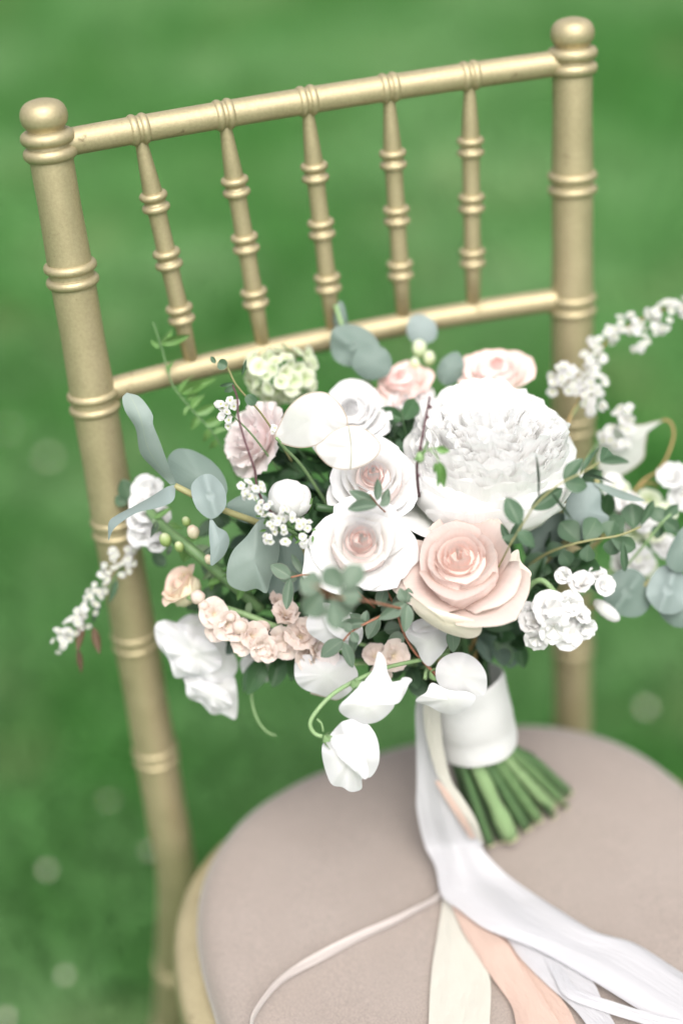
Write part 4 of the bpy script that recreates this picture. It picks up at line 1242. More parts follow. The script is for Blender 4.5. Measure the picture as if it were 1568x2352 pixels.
def build_greens():
    # big twisted silver leaves, left
    o = px_stem('eucalyptus_sprig', [(760, 1330), (660, 1235), (590, 1200), (515, 1172), (440, 1135), (402, 1116)], [.99, .96, .94, .93, .925, .925], 0.0021, 'twig_yellow', 'silver eucalyptus with long twisted leaves at the left', 8)
    D = 0.925
    A = lambda pts: [at(x, y, D + k / 1000.) for x, y, k in pts]
    blade('leaf', o, A([(392, 1114, 0), (352, 1075, 6), (322, 1040, 9), (312, 985, 8), (288, 945, 4), (281, 915, 4), (290, 903, 5)]), A([(404, 1110, 0), (388, 1070, -8), (366, 1010, -10), (352, 975, -6), (350, 950, 2), (322, 912, 5), (292, 902, 5)]), M['euca'], 26, 9, 0.06, 0.0)
    blade('leaf', o, A([(402, 1112, 0), (380, 1120, -2), (345, 1142, 4), (305, 1164, 4), (270, 1182, 2), (250, 1200, 0), (249, 1240, 0)]), A([(404, 1118, 0), (398, 1150, -12), (365, 1166, -12), (320, 1176, -8), (290, 1192, -8), (262, 1215, -4), (250, 1242, 0)]), M['euca'], 26, 9, 0.05, 0.0)
    patch('leaf', o, [(384, 1060, 4), (398, 1036, 6), (420, 1030, 6), (452, 1038, 5), (490, 1062, 4), (515, 1095, 3), (522, 1130, 2), (505, 1152, 1), (462, 1146, 0), (420, 1128, 0), (398, 1105, 1)], (455, 1092), 0.952, 3, 'euca_dark', 0.8, 3, 71, 48)
    patch('leaf', o, [(515, 1170, 0), (486, 1192, -2), (455, 1172, -2), (441, 1140, 0), (441, 1112, 2), (462, 1092, 3), (486, 1090, 3), (510, 1112, 3), (520, 1142, 2)], (484, 1140), 0.915, 2, 'euca', 0.6, 3, 72, 48, fold=(484, 1140, 1.25, -2.5, 12))
    patch('leaf', o, [(484, 1190, 0), (500, 1210, 0), (520, 1222, 2), (527, 1244, 3), (518, 1270, 2), (500, 1290, 0), (484, 1298, 0), (483, 1262, -2), (480, 1225, -2)], (503, 1248), 0.914, 3, 'euca', 0.3, 3, 73, 48)
    patch('leaf', o, [(594, 1196, 0), (566, 1232, -1), (534, 1266, -2), (521, 1308, -1), (526, 1342, 1), (560, 1358, 2), (588, 1352, 2), (612, 1362, 3), (622, 1330, 6), (640, 1280, 8), (640, 1230, 8), (618, 1196, 4)], (585, 1288), 0.925, 4, 'euca', 0.9, 3, 74, 54)
    patch('leaf', o, [(640, 1210, 0), (680, 1240, 0), (700, 1290, 0), (690, 1350, 0), (640, 1370, 0), (610, 1350, 0), (620, 1280, 0)], (655, 1295), 0.952, 3, 'euca_dark', 0.6, 3, 75, 44)
    patch('leaf', o, [(520, 1160, 0), (580, 1130, 0), (620, 1150, 0), (610, 1190, 0), (560, 1200, 0)], (570, 1168), 0.955, 2, 'euca_dark', 0.5, 3, 76, 36)

    # tiny leaved sprig across the white rose
    sprig('eucalyptus_sprig', [(900, 1190), (880, 1172), (868, 1160), (850, 1135)], [.93, .905, .892, .885], 0.0006, 'twig_red',
          [(866, 1161, 797, 1168, 30, -.02), (866, 1158, 800, 1126, 27, -.012), (866, 1150, 864, 1098, 22, -.016), (880, 1162, 892, 1122, 20, -.006), (872, 1162, 900, 1142, 20, -.018)], 'three small grey green leaves lying on the white rose', taper=0.0004)
    # pair left of the rose
    sprig('eucalyptus_sprig', [(860, 1395), (800, 1345), (735, 1325), (700, 1320), (668, 1326)], [.95, .93, .91, .90, .90], 0.0007, 'twig_red',
          [(668, 1326, 620, 1296, 34, -.012), (666, 1328, 658, 1402, 26, -.014), (694, 1320, 704, 1356, 17, -.012), (694, 1318, 668, 1268, 16, 0), (686, 1322, 640, 1330, 28, .01), (740, 1325, 738, 1275, 24, .01), (760, 1330, 775, 1375, 28, .012)], 'small leaved sprig left of the white rose', taper=0.0005)
    # red stemmed sprig under the rose
    sprig('eucalyptus_sprig', [(1010, 1360), (962, 1378), (932, 1386), (880, 1412), (840, 1432), (806, 1452), (788, 1472)], [.96, .93, .905, .900, .897, .896, .896], 0.0009, 'twig_red',
          [(934, 1384, 870, 1424, 32, -.018, -.004), (934, 1386, 932, 1452, 31, -.018, -.004), (930, 1382, 917, 1352, 26, -.016, -.002), (936, 1384, 938, 1350, 24, -.012, .002), (928, 1388, 905, 1424, 20, -.008), (946, 1380, 970, 1410, 20, .0),
           (842, 1430, 774, 1438, 26, -.014, 0), (838, 1432, 842, 1402, 22, -.010, 0), (842, 1432, 800, 1410, 24, -.006), (870, 1416, 846, 1470, 34, .006), (812, 1450, 810, 1502, 22, -.012), (808, 1448, 786, 1436, 24, -.018), (788, 1470, 733, 1508, 38, -.014), (788, 1474, 812, 1536, 27, -.016), (806, 1452, 822, 1476, 22, -.018)], 'red stemmed sprig of small oval leaves under the roses', taper=0.0006)
    sprig('eucalyptus_sprig', [(1010, 1560), (940, 1480), (900, 1380), (880, 1350)], .945, 0.0010, 'twig_red',
          [(880, 1355, 848, 1330, 30, -.03), (884, 1350, 870, 1395, 30, -.03), (900, 1385, 940, 1370, 26, -.02), (905, 1390, 870, 1400, 32, -.01), (930, 1465, 890, 1470, 34, 0), (945, 1480, 990, 1500, 30, 0), (920, 1440, 880, 1450, 36, .01), (870, 1345, 815, 1300, 34, -.035), (1035, 1440, 1048, 1505, 36, -.015)], 'dark small leaved sprig deep between the roses', taper=0.0006)
    # blurred leaves nearest the camera
    sprig('eucalyptus_sprig', [(930, 1400), (840, 1380), (760, 1370), (735, 1350), (720, 1345)], [.90, .85, .81, .80, .795], 0.0008, 'twig_red',
          [(785, 1355, 745, 1300, 52, -.01), (790, 1355, 828, 1295, 56, -.008), (740, 1355, 690, 1330, 60, 0), (740, 1360, 700, 1415, 64, 0), (775, 1365, 830, 1370, 58, -.006), (760, 1370, 770, 1450, 46, -.012), (770, 1368, 800, 1420, 50, .004)], 'blurred grey green leaves nearest the camera', 'obovate', 'parv', 0.0005)
    # crisp sprig on the right in front of the peony
    sprig('eucalyptus_sprig', [(1130, 1330), (1165, 1262), (1182, 1232), (1205, 1195), (1228, 1160), (1262, 1128), (1295, 1105), (1335, 1086), (1375, 1062)], [.93, .885, .878, .874, .870, .869, .869, .870, .872], 0.00055, 'twig_yellow',
          [(1192, 1205, 1163, 1140, 44, -.006, 0, .1, .2), (1186, 1222, 1238, 1254, 38, -.008, 0, .2, .4), (1182, 1226, 1180, 1250, 58, .004, .0), (1218, 1168, 1294, 1122, 40, .004, 0), (1294, 1108, 1356, 1118, 40, -.006, 0), (1294, 1104, 1337, 1048, 32, .002, 0), (1376, 1062, 1446, 1060, 24, -.006, 0),
           (1378, 1060, 1414, 1022, 36, .012, .01), (1330, 1088, 1376, 1016, 14, .004, 0), (1235, 1152, 1231, 1040, 4, 0, 0), (1262, 1128, 1314, 1198, 7, -.004, 0), (1335, 1088, 1412, 1110, 5, 0, 0), (1200, 1195, 1168, 1240, 20, .01), (1170, 1255, 1150, 1200, 18, .012)], 'crisp small leaved sprig in front of the great peony', 'oval', 'parv_dark', 0.0005)
    # darker sprigs further right
    sprig('eucalyptus_sprig', [(1180, 1330), (1240, 1280), (1300, 1254), (1360, 1240), (1420, 1230), (1470, 1210)], [.99, .97, .955, .95, .95, .955], 0.0009, 'twig_yellow',
          [(1330, 1248, 1288, 1196, 56, 0), (1340, 1244, 1378, 1186, 50, -.006), (1350, 1250, 1346, 1292, 36, -.004), (1395, 1236, 1408, 1196, 44, 0), (1400, 1236, 1462, 1262, 40, -.004), (1412, 1234, 1398, 1276, 40, .002), (1430, 1240, 1434, 1316, 18, -.006), (1430, 1228, 1400, 1180, 44, .006), (1455, 1216, 1450, 1154, 56, .014), (1470, 1210, 1500, 1148, 20, .01), (1300, 1256, 1250, 1262, 36, .006), (1285, 1260, 1310, 1300, 40, .006), (1260, 1270, 1200, 1310, 46, .012), (1380, 1240, 1340, 1210, 46, .01)], 'dark small leaved sprig at the right below the peony', 'obovate', 'parv_dark', 0.0006)
    sprig('eucalyptus_sprig', [(1410, 1330), (1470, 1262), (1520, 1200), (1540, 1180)], [1.0, .985, .975, .975], 0.0009, 'stem_pale',
          [(1520, 1198, 1500, 1160, 40, 0), (1525, 1190, 1556, 1158, 26, 0), (1522, 1196, 1560, 1222, 36, 0), (1515, 1205, 1505, 1238, 30, .006)], 'pair of dark leaves by the right edge', 'oval', 'parv_dark', 0.0006)
    # large pale leaves, right
    o = px_stem('eucalyptus_sprig', [(1150, 1400), (1230, 1310), (1320, 1220), (1365, 1140), (1370, 1100)], [1.0, .985, .975, .972, .972], 0.0018, 'twig_yellow', 'pale blue grey eucalyptus leaves below the peony', 8)
    patch('leaf', o, [(1358, 1108, 0), (1378, 1130, 0), (1380, 1170, 0), (1398, 1190, 1), (1375, 1220, 2), (1345, 1240, 2), (1310, 1228, 2), (1296, 1195, 1), (1300, 1150, 1), (1322, 1118, 0)], (1342, 1175), 0.966, 3, 'euca', 0.9, 3, 81, 48)
    D = 0.965
    blade('leaf', o, A2(D, [(1362, 1108, 0), (1386, 1112, 2), (1420, 1124, 3), (1452, 1136, 2), (1480, 1148, 0)]), A2(D, [(1364, 1114, 0), (1392, 1132, -4), (1424, 1146, -6), (1456, 1152, -4), (1481, 1151, 0)]), M['euca'], 20, 7, 0.08, 0.0)
    patch('leaf', o, [(1200, 1240, 0), (1240, 1190, 0), (1300, 1180, 0), (1310, 1240, 0), (1270, 1290, 0), (1220, 1290, 0)], (1260, 1235), 0.985, 2, 'euca_dark', 0.8, 3, 82, 40)
    o = px_stem('eucalyptus_sprig', [(1250, 1430), (1340, 1400), (1420, 1380), (1500, 1330), (1568, 1290)], [1.02, 1.0, .99, .985, .985], 0.0018, 'twig_yellow', 'round silver eucalyptus leaves at the right edge', 8)
    patch('leaf', o, [(1382, 1362, 0), (1398, 1326, 1), (1432, 1306, 2), (1466, 1312, 2), (1490, 1345, 1), (1494, 1385, 0), (1470, 1414, 0), (1432, 1416, -1), (1398, 1398, -1)], (1440, 1362), 0.985, 2, 'euca_dark', 0.9, 3, 83, 44, fold=(1440, 1362, -.9, -3, 14))
    patch('leaf', o, [(1484, 1370, 0), (1492, 1330, 1), (1515, 1302, 2), (1548, 1300, 2), (1575, 1330, 1), (1582, 1375, 0), (1560, 1405, 0), (1518, 1408, 0)], (1533, 1355), 0.978, 2, 'euca', 0.9, 3, 84, 44, fold=(1533, 1355, -1.2, -3.5, 14))
    patch('leaf', o, [(1528, 1290, 0), (1545, 1240, 1), (1575, 1205, 2), (1610, 1210, 2), (1615, 1260, 1), (1590, 1300, 0), (1555, 1315, 0)], (1572, 1260), 0.972, 3, 'euca_dark', 0.5, 3, 85, 44)
    patch('leaf', o, [(1510, 1400, 0), (1540, 1370, 0), (1580, 1380, 0), (1610, 1410, 0), (1580, 1440, 0), (1540, 1436, 0)], (1560, 1408), 0.99, 3, 'euca_dark', 0.5, 3, 86, 40)
    # round dark leaves at the back
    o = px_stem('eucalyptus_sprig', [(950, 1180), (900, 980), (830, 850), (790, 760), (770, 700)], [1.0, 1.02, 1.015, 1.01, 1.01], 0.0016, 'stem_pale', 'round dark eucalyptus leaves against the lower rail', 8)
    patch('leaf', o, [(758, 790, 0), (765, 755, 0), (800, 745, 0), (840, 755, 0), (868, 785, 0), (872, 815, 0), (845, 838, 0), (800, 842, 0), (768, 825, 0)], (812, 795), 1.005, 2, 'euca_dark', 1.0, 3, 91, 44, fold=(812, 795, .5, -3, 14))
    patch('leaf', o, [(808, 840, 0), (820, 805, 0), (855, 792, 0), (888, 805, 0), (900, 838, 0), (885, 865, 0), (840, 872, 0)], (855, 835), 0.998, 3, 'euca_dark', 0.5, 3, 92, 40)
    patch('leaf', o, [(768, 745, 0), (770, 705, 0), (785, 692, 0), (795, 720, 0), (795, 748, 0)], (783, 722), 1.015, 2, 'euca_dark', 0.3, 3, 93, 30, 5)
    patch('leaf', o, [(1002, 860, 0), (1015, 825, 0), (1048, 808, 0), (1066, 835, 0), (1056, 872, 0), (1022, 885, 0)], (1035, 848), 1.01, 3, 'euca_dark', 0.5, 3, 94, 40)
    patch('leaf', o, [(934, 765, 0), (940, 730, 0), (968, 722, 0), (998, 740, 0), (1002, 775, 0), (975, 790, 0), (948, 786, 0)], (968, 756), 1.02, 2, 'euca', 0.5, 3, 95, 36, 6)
    for (x, y, r) in ((962, 800, 17), (985, 822, 14), (952, 835, 12)):
        put('bud', bud_mesh('lime', 1.2), o, frame(at(x, y, 1.01), UPV) @ Matrix.Scale(mm(r, 1.01), 4))
    # thin purple twig with two round leaves
    o = px_stem('twig', [(640, 1188), (612, 1165), (592, 1125), (585, 1080), (575, 1050), (560, 1005), (547, 955), (545, 915), (535, 885)], [.915, .905, .898, .894, .892, .892, .892, .895, .9], 0.00085, 'twig_purple', 'bare purple brown twig at the left', 7, 0.0006)
    o = px_stem('twig', [(670, 1060), (640, 1010), (600, 950), (560, 905), (540, 880), (526, 850), (521, 838)], [.96, .945, .925, .91, .905, .902, .9], 0.0007, 'twig_yellow', 'fine twig with two small round leaves', 7, 0.0005)
    for (a, b, w) in (((522, 842), (500, 832), 27), ((565, 908), (588, 930), 27), ((538, 880), (500, 888), 9), ((540, 890), (512, 900), 14), ((495, 835), (484, 818), 12), ((556, 862), (566, 825), 8)):
        leaf_px(o, a, b, w, 0.90, 'round' if w > 20 else 'oval', 'parv_dark')
    # dark budded twig before the peony
    o = px_stem('twig', [(962, 1140), (957, 1085), (960, 1050), (968, 1010), (978, 955), (987, 910)], [.90, .882, .876, .874, .873, .872], 0.0010, 'twig_purple', 'short dark budded twig in front of the great peony', 8, 0.0008)
    for (x, y) in ((978, 958), (968, 1000), (963, 1030), (958, 1092), (985, 935)):
        put('bud', bud_mesh('twig_purple', 1.3), o, frame(at(x + 3, y, 0.8730), UPV) @ Matrix.Scale(0.0010, 4))
    put('bud', bud_mesh('stem_pale', 1.3), o, frame(at(964, 1050, 0.874), UPV) @ Matrix.Scale(0.0026, 4))
    tube('stalk', [at(966, 1048, .874), at(985, 1032, .873), at(1003, 1030, .872)], 0.0005, M['stem_pale'], o, 6)
    tube('stalk', [at(985, 1033, .873), at(1000, 1045, .872), at(1008, 1062, .871)], 0.0004, M['stem_pale'], o, 6)
    for (a, b, w) in (((1000, 1031), (1034, 1036), 19), ((1008, 1060), (1020, 1122), 24), ((1000, 1062), (996, 1090), 9), ((1012, 1078), (1004, 1122), 12), ((968, 1046), (984, 1010), 7), ((962, 1052), (948, 1056), 7)):
        leaf_px(o, a, b, w, 0.871, 'lance', 'green')
    # ferny twig upper left
    o = px_stem('twig', [(560, 1130), (500, 1010), (440, 940), (400, 890), (385, 850), (372, 800), (352, 740)], [.99, .985, .985, .985, .985, .985, .985], 0.00045, 'stem', 'blurred leafy twig rising at the left', 7, 0.0005)
    for (a, b, w) in (((368, 788), (398, 756), 16), ((370, 790), (442, 766), 22), ((366, 800), (345, 780), 12), ((386, 852), (402, 815), 14), ((388, 860), (378, 838), 12), ((410, 905), (438, 850), 18), ((415, 905), (500, 868), 26), ((430, 920), (465, 880), 18), ((440, 940), (470, 905), 20), ((450, 950), (500, 930), 22), ((455, 955), (440, 990), 20), ((470, 975), (520, 960), 22), ((480, 985), (470, 1020), 20), ((490, 1000), (530, 985), 20), ((440, 935), (420, 955), 14), ((500, 1010), (480, 1035), 18)):
        leaf_px(o, a, b, w, 0.985, 'lance', 'green', (random.uniform(-.8, .8), random.uniform(-.2, 1)))
    # drooping tendril
    px_stem('tendril', [(640, 1480), (590, 1550), (578, 1600), (590, 1650), (612, 1680), (634, 1690)], [.98, .985, .985, .985, .985, .985], 0.0010, 'stem_pale', 'pale drooping tendril under the bouquet', 6, 0.0006)
def A2(D, pts):
    return [at(x, y, D + k / 1000.) for x, y, k in pts]
build_greens()

# ------------------------------------------------------------------ clustered small blossoms
def cluster(name, stem, d, r, mat, meshes, spots, label, size, spread, ups=(0.0, 0.4), dj=0.006):
    o = px_stem(name, stem, d, r, mat, label, 7, r * .7)
    d0 = d if not hasattr(d, '__len__') else d[-1]
    for (x, y, k, rad) in spots:
        for i in range(max(2, int(k * .72))):
            a, q = random.uniform(0, 6.28), math.sqrt(random.uniform(0, 1)) * rad
            px, py = x + math.cos(a) * q, y + math.sin(a) * q
            h = math.sqrt(max(0, 1 - (q / (rad * 1.15)) ** 2))
            p = at(px, py, d0 - h * mm(rad, d0) * .8 + random.uniform(-dj, dj) * .4)
            n = facing(p, math.cos(a) * q / rad * spread + random.uniform(-.2, .2), -math.sin(a) * q / rad * spread + random.uniform(*ups), 0.35 + 0.65 * h)
            floret(o, meshes, p, n, size * random.uniform(.85, 1.15))
            if random.random() < .45:
                tube('stalk', [p - n * .0005, p - n * .004, at(x, y, d0 + .002)], 0.00035, M['stem'], o, 4, 4)
    return o

def build_clusters():
    # spirea beside the ball bud: sharp
    cluster('spirea_sprig', [(760, 1300), (700, 1240), (660, 1215), (620, 1190), (585, 1145)], [.95, .915, .9, .897, .897], 0.0008, 'stem', SMALL,
            [(560, 1118, 9, 16), (590, 1120, 8, 14), (575, 1140, 6, 14), (608, 1166, 9, 18), (640, 1180, 9, 20), (662, 1185, 8, 18), (615, 1200, 8, 18), (640, 1212, 7, 18), (690, 1205, 6, 14), (618, 1236, 6, 12), (655, 1240, 5, 14), (695, 1240, 6, 16), (705, 1210, 5, 12)], 'white spirea with tiny flowers beside the ball bud', mm(19, .9), 0.8)
    o = px_stem('leafy_sprig', [(760, 1310), (715, 1240), (665, 1208), (630, 1190)], [.955, .92, .906, .903], 0.0008, 'stem', 'tiny green leaves under the spirea', 6)
    for i in range(60):
        t = random.random()
        x, y = 615 + 105 * t + random.uniform(-22, 22), 1180 + 65 * t + random.uniform(-28, 26)
        a = random.uniform(0, 6.28)
        leaf_px(o, (x, y), (x + 17 * math.cos(a), y + 17 * math.sin(a)), 6, .906 + random.uniform(-.004, .01), 'lance', 'green')
    cluster('spirea_sprig', [(640, 1080), (580, 1000), (530, 950)], [.96, .94, .932], 0.0007, 'stem', SMALL, [(512, 930, 9, 15), (535, 925, 7, 14), (515, 955, 7, 14), (530, 970, 4, 12), (628, 985, 4, 10)], 'small spirea tuft by the pale pink bloom', mm(19, .93), 0.8)
    # arching spirea, top right
    arch = [(1318, 870), (1345, 880), (1360, 850), (1352, 825), (1372, 830), (1372, 790), (1395, 770), (1422, 748), (1445, 740), (1462, 765), (1470, 790), (1490, 755), (1505, 715), (1530, 705), (1525, 745), (1555, 700), (1575, 705), (1600, 700)]
    cluster('spirea_sprig', [(1250, 1150), (1300, 980), (1340, 900), (1365, 830), (1400, 775), (1450, 745), (1510, 715), (1600, 690)], [1.0, 1.01, 1.02, 1.025, 1.025, 1.025, 1.025, 1.025], 0.0009, 'twig_brown', SMALL,
            [(x, y, 9, 20) for x, y in arch], 'arching white spirea branch reaching out to the upper right', mm(20, 1.02), 0.9)
    cluster('spirea_sprig', [(1240, 1160), (1290, 1000), (1340, 910)], [1.0, 1.01, 1.015], 0.0009, 'stem', SMALL, [(1285, 855, 10, 22), (1310, 885, 10, 22), (1300, 850, 8, 20), (1370, 885, 14, 24), (1350, 910, 12, 24), (1365, 935, 10, 20), (1275, 890, 6, 16)], 'bushy white spirea behind the right of the peony', mm(25, 1.01), 0.9)
    cluster('spirea_sprig', [(1290, 1190), (1350, 1050), (1420, 970)], [1.0, 1.015, 1.02], 0.0009, 'stem', SMALL, [(1438, 950, 9, 20), (1415, 970, 9, 20), (1400, 1000, 8, 20), (1440, 985, 8, 18), (1385, 990, 6, 14), (1425, 1020, 6, 16)], 'short white spirea spike in front of the papery pod', mm(24, 1.015), 0.9)
    # trailing spirea, lower left
    tr = [(315, 1240), (295, 1262), (270, 1270), (300, 1285), (255, 1300), (285, 1310), (240, 1325), (232, 1350), (215, 1370), (205, 1395), (188, 1400), (180, 1420), (195, 1425), (165, 1440), (150, 1462), (138, 1480), (132, 1460)]
    o = cluster('spirea_sprig', [(520, 1330), (420, 1255), (340, 1230), (290, 1290), (235, 1370), (180, 1430), (140, 1480)], [.99, 1.0, 1.0, 1.0, 1.0, 1.0, 1.0], 0.0009, 'stem', SMALL, [(x, y, 8, 18) for x, y in tr], 'trailing white spirea branch at the lower left', mm(18, 1.0), 0.9)
    for (a, b, w, mt) in (((190, 1420), (178, 1500), 20, 'dry'), ((215, 1440), (230, 1505), 20, 'dry'), ((180, 1490), (188, 1550), 14, 'dry'), ((270, 1330), (250, 1390), 16, 'parv_dark'), ((230, 1380), (210, 1440), 14, 'parv_dark')):
        leaf_px(o, a, b, w, 1.0, 'lance', mt)
    # white stock, right
    o = px_stem('stock_spike', [(1150, 1440), (1200, 1370), (1222, 1340), (1248, 1335), (1280, 1370), (1300, 1400)], [.99, .965, .955, .95, .95, .955], 0.0018, 'stem_pale', 'white ruffled stock blossoms under the sprig at the right', 8)
    for (x, y, s, rt, up, dd) in ((1295, 1322, 44, -.1, .6, 0), (1335, 1345, 70, 0, .3, 0), (1370, 1325, 60, .3, .5, .008), (1385, 1345, 50, .5, .2, .01), (1262, 1400, 84, -.3, .1, -.006), (1305, 1385, 80, .1, .2, -.006), (1330, 1415, 66, .4, -.2, .006), (1225, 1430, 78, -.5, 0, 0), (1270, 1440, 84, 0, -.2, -.008), (1232, 1465, 66, -.3, -.4, 0), (1300, 1455, 74, .2, -.5, 0), (1340, 1440, 54, .5, -.4, .01), (1215, 1400, 44, -.6, .4, .004)):
        p = at(x, y, 0.945 + dd + random.uniform(-.005, .005))
        floret(o, RUFF, p, facing(p, rt + random.uniform(-.55, .55), up + random.uniform(-.6, .6)), mm(s * random.uniform(.68, .98), .945))
    put('bud', bud_mesh('white', 2.2, 0.06, 3), o, frame(at(1392, 1402, .968), (RGT * .75 - UPV * .6).normalized()) @ Matrix.Scale(mm(17, .968), 4))
    # pale lime and white stock far right
    o = px_stem('stock_spike', [(1280, 1400), (1380, 1330), (1450, 1270), (1520, 1180), (1560, 1090)], [1.0, 1.02, 1.035, 1.04, 1.04], 0.0022, 'stem_pale', 'blurred white and lime stock at the right edge', 8)
    for (x, y, s, mt) in ((1545, 1100, 62, RUFF), (1560, 1140, 66, RUFF), (1490, 1150, 60, LIME), (1470, 1190, 66, RUFF), (1450, 1220, 60, LIME), (1495, 1225, 64, LIME), (1460, 1290, 70, RUFF), (1430, 1200, 56, RUFF), (1480, 1300, 56, LIME), (1420, 1130, 54, LIME), (1405, 1115, 48, RUFF), (1440, 1165, 60, RUFF), (1520, 1260, 60, RUFF), (1530, 1180, 54, LIME), (1425, 1285, 58, RUFF)):
        p = at(x, y, 1.025 + random.uniform(-.006, .006))
        floret(o, mt, p, facing(p, random.uniform(-.4, .6), random.uniform(-.2, .7)), mm(s, 1.02))
    # sweet pea blossoms, low left, out of focus
    o = px_stem('sweet_pea', [(760, 1500), (640, 1470), (520, 1470), (440, 1490)], [.985, .985, .99, .995], 0.0014, 'stem_pale', 'blurred white sweet pea blossoms hanging at the lower left')
    D = 0.985
    patch('petal', o, [(356, 1438, 3), (378, 1424, 2), (412, 1432, 0), (450, 1436, 0), (492, 1452, 1), (528, 1486, 3), (546, 1528, 4), (528, 1562, 3), (486, 1568, 0), (440, 1552, 0), (402, 1556, 2), (388, 1515, 1), (362, 1480, 2)], (455, 1500), D, 6, 'pea', 2.2, 5, 141, 70, 9)
    patch('petal', o, [(372, 1470, 0), (410, 1448, -2), (460, 1462, -3), (500, 1490, -3), (508, 1530, -1), (470, 1548, 0), (420, 1540, 0), (392, 1510, 0)], (445, 1502), D - .006, 4, 'pea', 2.0, 5, 142, 60, 8, fold=(440, 1500, .6, 2.5, 16))
    patch('petal', o, [(420, 1548, 2), (470, 1556, 0), (530, 1548, 1), (545, 1590, 2), (542, 1650, 4), (512, 1640, 3), (486, 1640, 2), (462, 1615, 1), (432, 1602, 1), (426, 1570, 1)], (488, 1592), D + .004, 5, 'pea', 2.2, 5, 143, 60, 8)
    patch('petal', o, [(438, 1572, 0), (480, 1566, -2), (522, 1588, -2), (532, 1620, 0), (505, 1628, 1), (470, 1610, 0)], (488, 1596), D - .003, 4, 'pea', 1.8, 4, 144, 50, 7)
    patch('petal', o, [(552, 1520, 1), (585, 1490, 0), (640, 1488, 0), (675, 1512, 1), (660, 1545, 2), (610, 1566, 3), (566, 1556, 2)], (612, 1524), D + .004, 5, 'pea', 2.0, 5, 145, 54, 8)
    patch('petal', o, [(400, 1440, 0), (432, 1412, 0), (470, 1418, 0), (492, 1446, 0), (460, 1462, 0), (420, 1458, 0)], (446, 1438), D + .008, 3, 'pea', 1.4, 4, 146, 44, 6)
    # white stock, far left
    o = px_stem('stock_spike', [(600, 1400), (520, 1330), (440, 1262), (380, 1215), (340, 1170)], [.97, .96, .955, .965, .98], 0.0034, 'stem', 'stock stalk with white blossoms and green buds at the left', 9)
    for (x, y, s) in ((345, 1130, 70), (335, 1170, 80), (360, 1205, 78), (335, 1225, 70), (370, 1245, 60), (320, 1200, 56), (355, 1160, 60)):
        p = at(x, y, 0.985)
        floret(o, RUFF, p, facing(p, random.uniform(-.6, .1), random.uniform(0, .5)), mm(s, .985))
    for (x, y, r, mt) in ((380, 1240, 14, 'bud_green'), (444, 1222, 14, 'bicolor'), (428, 1198, 10, 'bud_green'), (412, 1256, 11, 'bud_green'), (480, 1285, 10, 'bicolor')):
        put('bud', bud_mesh(mt, 1.45), o, frame(at(x, y, .945), facing(at(x, y, .945), -.3, .8)) @ Matrix.Scale(mm(r, .945), 4))
    for (a, b, w) in (((300, 1150), (280, 1100), 40), ((330, 1140), (300, 1180), 34), ((290, 1160), (265, 1140), 30), ((360, 1270), (340, 1240), 26), ((380, 1300), (350, 1270), 30)):
        leaf_px(o, a, b, w, 1.0, 'oval', 'parv_dark')
    for i in range(26):
        t = random.random()
        x, y = 345 + 250 * t + random.uniform(-18, 18), 1190 + 190 * t + random.uniform(-22, 22)
        a = random.uniform(-2.6, .9)
        L = random.uniform(34, 62)
        leaf_px(o, (x, y), (x + L * math.cos(a), y - L * math.sin(a) * .8), random.uniform(10, 18), .962 + random.uniform(-.006, .012), 'lance', random.choice(('green', 'parv', 'stem_leaf')))
    # peach stock
    o = px_stem('stock_spike', [(800, 1480), (720, 1450), (640, 1440), (560, 1410), (480, 1385), (430, 1370)], [.98, .965, .955, .955, .955, .96], 0.002, 'stem_pale', 'pale peach stock running out to the left', 8)
    for (x, y, s, rt, up) in ((492, 1410, 62, -.4, .3), (520, 1432, 64, -.2, .1), (545, 1450, 60, 0, .2), (575, 1462, 60, .1, 0), (600, 1480, 56, .2, -.2), (622, 1500, 52, .1, -.4), (560, 1475, 52, -.2, -.4), (505, 1440, 50, -.4, -.3), (600, 1455, 48, .2, .3), (640, 1390, 62, -.2, .5), (655, 1420, 66, 0, .2), (690, 1465, 78, 0, .1), (662, 1470, 66, -.2, -.2), (720, 1490, 70, .2, -.1), (705, 1445, 56, .2, .4), (700, 1510, 66, 0, -.4), (860, 1510, 60, .1, .1), (900, 1505, 60, .2, 0), (880, 1540, 54, .1, -.3)):
        p = at(x, y, 0.95)
        floret(o, PEACH, p + FWD * random.uniform(-.004, .004), facing(p, rt + random.uniform(-.5, .5), up + random.uniform(-.5, .5)), mm(s * random.uniform(.95, 1.3), .95))
    for (x, y, r) in ((455, 1372, 17), (468, 1392, 13), (530, 1418, 12), (552, 1440, 18)):
        put('bud', bud_mesh('peach', 1.1), o, frame(at(x, y, .943), facing(at(x, y, .943), -.3, .3)) @ Matrix.Scale(mm(r, .943), 4))
    # green snowball at the back
    o = px_stem('viburnum_head', [(800, 1150), (720, 1000), (665, 920), (640, 870)], [1.0, 1.005, 1.005, 1.003], 0.002, 'stem', 'pale green snowball blossom cluster at the upper left', 8)
    c = at(645, 862, 1.005)
    R = mm(80, 1.005)
    for i in range(70):
        z = 1 - 2 * (i + .5) / 70
        a = i * 2.39996
        q = math.sqrt(1 - z * z)
        dv = (RGT * q * math.cos(a) + UPV * q * math.sin(a) * .72 - FWD * z)
        if dv.dot(FWD) > .5:
            continue
        floret(o, LIME, c + dv * R * random.uniform(.72, 1.08), (dv.normalized() + Vector((random.gauss(0, .35), random.gauss(0, .35), random.gauss(0, .35)))).normalized(), mm(40, 1.0) * random.uniform(.8, 1.25))
build_clusters()

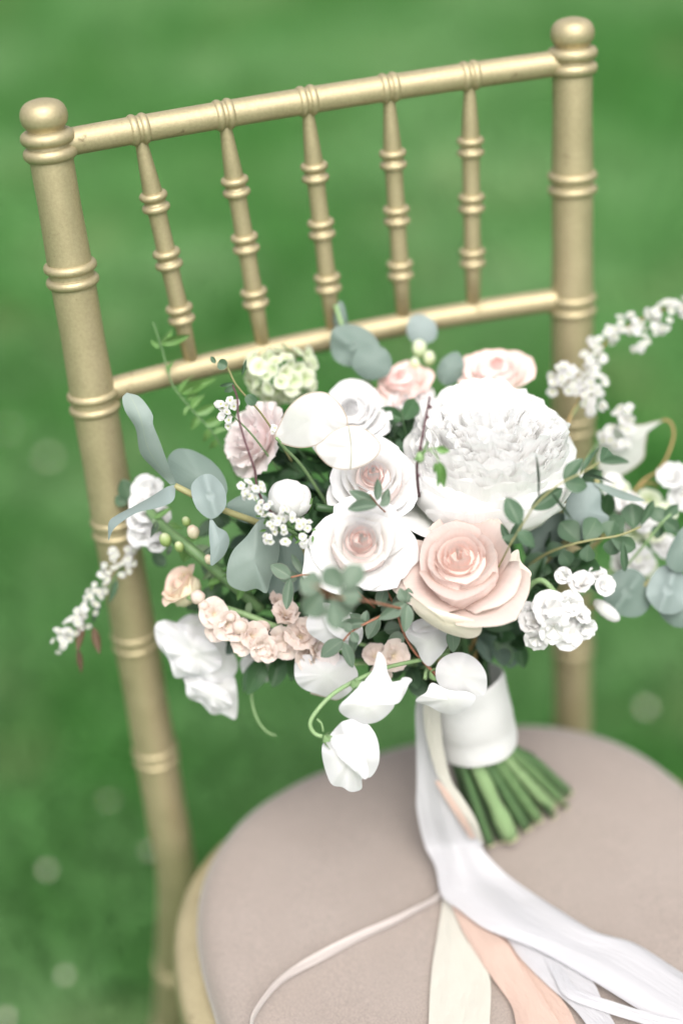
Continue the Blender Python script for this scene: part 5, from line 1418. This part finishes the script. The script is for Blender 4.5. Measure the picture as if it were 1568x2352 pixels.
# ------------------------------------------------------------------ foliage that fills the heart of the bouquet
def build_filler():
    C0 = at(860, 1170, 0.985)
    root = WRAP_T + WAX * 0.01
    k = 0
    ends = [(470, 1290), (430, 1400), (520, 1440), (600, 1330), (560, 1240), (500, 1180), (640, 1480), (580, 1520), (700, 1080), (640, 1060), (720, 1010), (760, 1180), (690, 1400), (740, 1360), (1220, 1300), (1240, 1400), (1200, 1480), (1280, 1280), (1340, 1300), (900, 980), (1000, 1180), (930, 1010), (1400, 1180), (1330, 1080), (900, 1400), (960, 1350), (1000, 1420), (760, 1420), (700, 1300), (1180, 1420), (1230, 1350), (690, 1150), (1010, 1400), (880, 1350), (860, 1500), (940, 1540), (620, 960), (480, 1340), (1160, 1500)]
    for i in range(34 + len(ends)):
        a = 2 * PI * i / 34 * 5.0 + random.uniform(-.2, .2)
        rad = math.sqrt(min(i, 33) + .5) / math.sqrt(34)
        e = C0 + RGT * (math.cos(a) * rad * .098) + UPV * (math.sin(a) * rad * .082 - .002) + FWD * (random.uniform(-.025, .045) * (1.1 - rad * .4) + .004)
        if i >= 34:
            e = at(*ends[i - 34], 0.985 + random.uniform(-.012, .012))
        mid = root.lerp(e, .5) + (WAX * .02)
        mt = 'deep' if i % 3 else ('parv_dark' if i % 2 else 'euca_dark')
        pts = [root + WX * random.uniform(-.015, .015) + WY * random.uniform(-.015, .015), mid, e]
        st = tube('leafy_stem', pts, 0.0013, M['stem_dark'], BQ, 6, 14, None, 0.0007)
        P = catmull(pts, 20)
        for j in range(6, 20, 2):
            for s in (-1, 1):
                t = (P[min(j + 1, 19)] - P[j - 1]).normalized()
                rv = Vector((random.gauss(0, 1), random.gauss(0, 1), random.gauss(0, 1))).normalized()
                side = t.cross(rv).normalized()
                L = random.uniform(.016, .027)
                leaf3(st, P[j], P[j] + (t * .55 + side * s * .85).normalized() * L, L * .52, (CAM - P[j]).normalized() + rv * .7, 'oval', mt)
    # stalks seen above the binding
    for i in range(26):
        a = random.uniform(0, 6.28)
        q = random.uniform(.3, 1) * .024
        b = WRAP_T + WX * math.cos(a) * q + WY * math.sin(a) * q
        sp = WX * math.cos(a) + WY * math.sin(a)
        sp = sp - FWD * min(0.0, sp.dot(FWD)) * 0.9
        e = b + WAX * random.uniform(.06, .09) + sp * random.uniform(.01, .05)
        tube('stem', [b - WAX * .03, b, b.lerp(e, .5), e], random.uniform(.0016, .0030), M['stem_dark' if i % 4 else 'twig_brown'], BQ, 8)
    for (a, b, w) in (((1130, 1440), (1150, 1560), 26), ((1165, 1420), (1172, 1540), 24), ((1185, 1380), (1240, 1500), 40), ((930, 1560), (960, 1660), 60), ((1000, 1540), (1120, 1520), 40), ((1090, 1430), (1110, 1500), 34)):
        pass
build_filler()
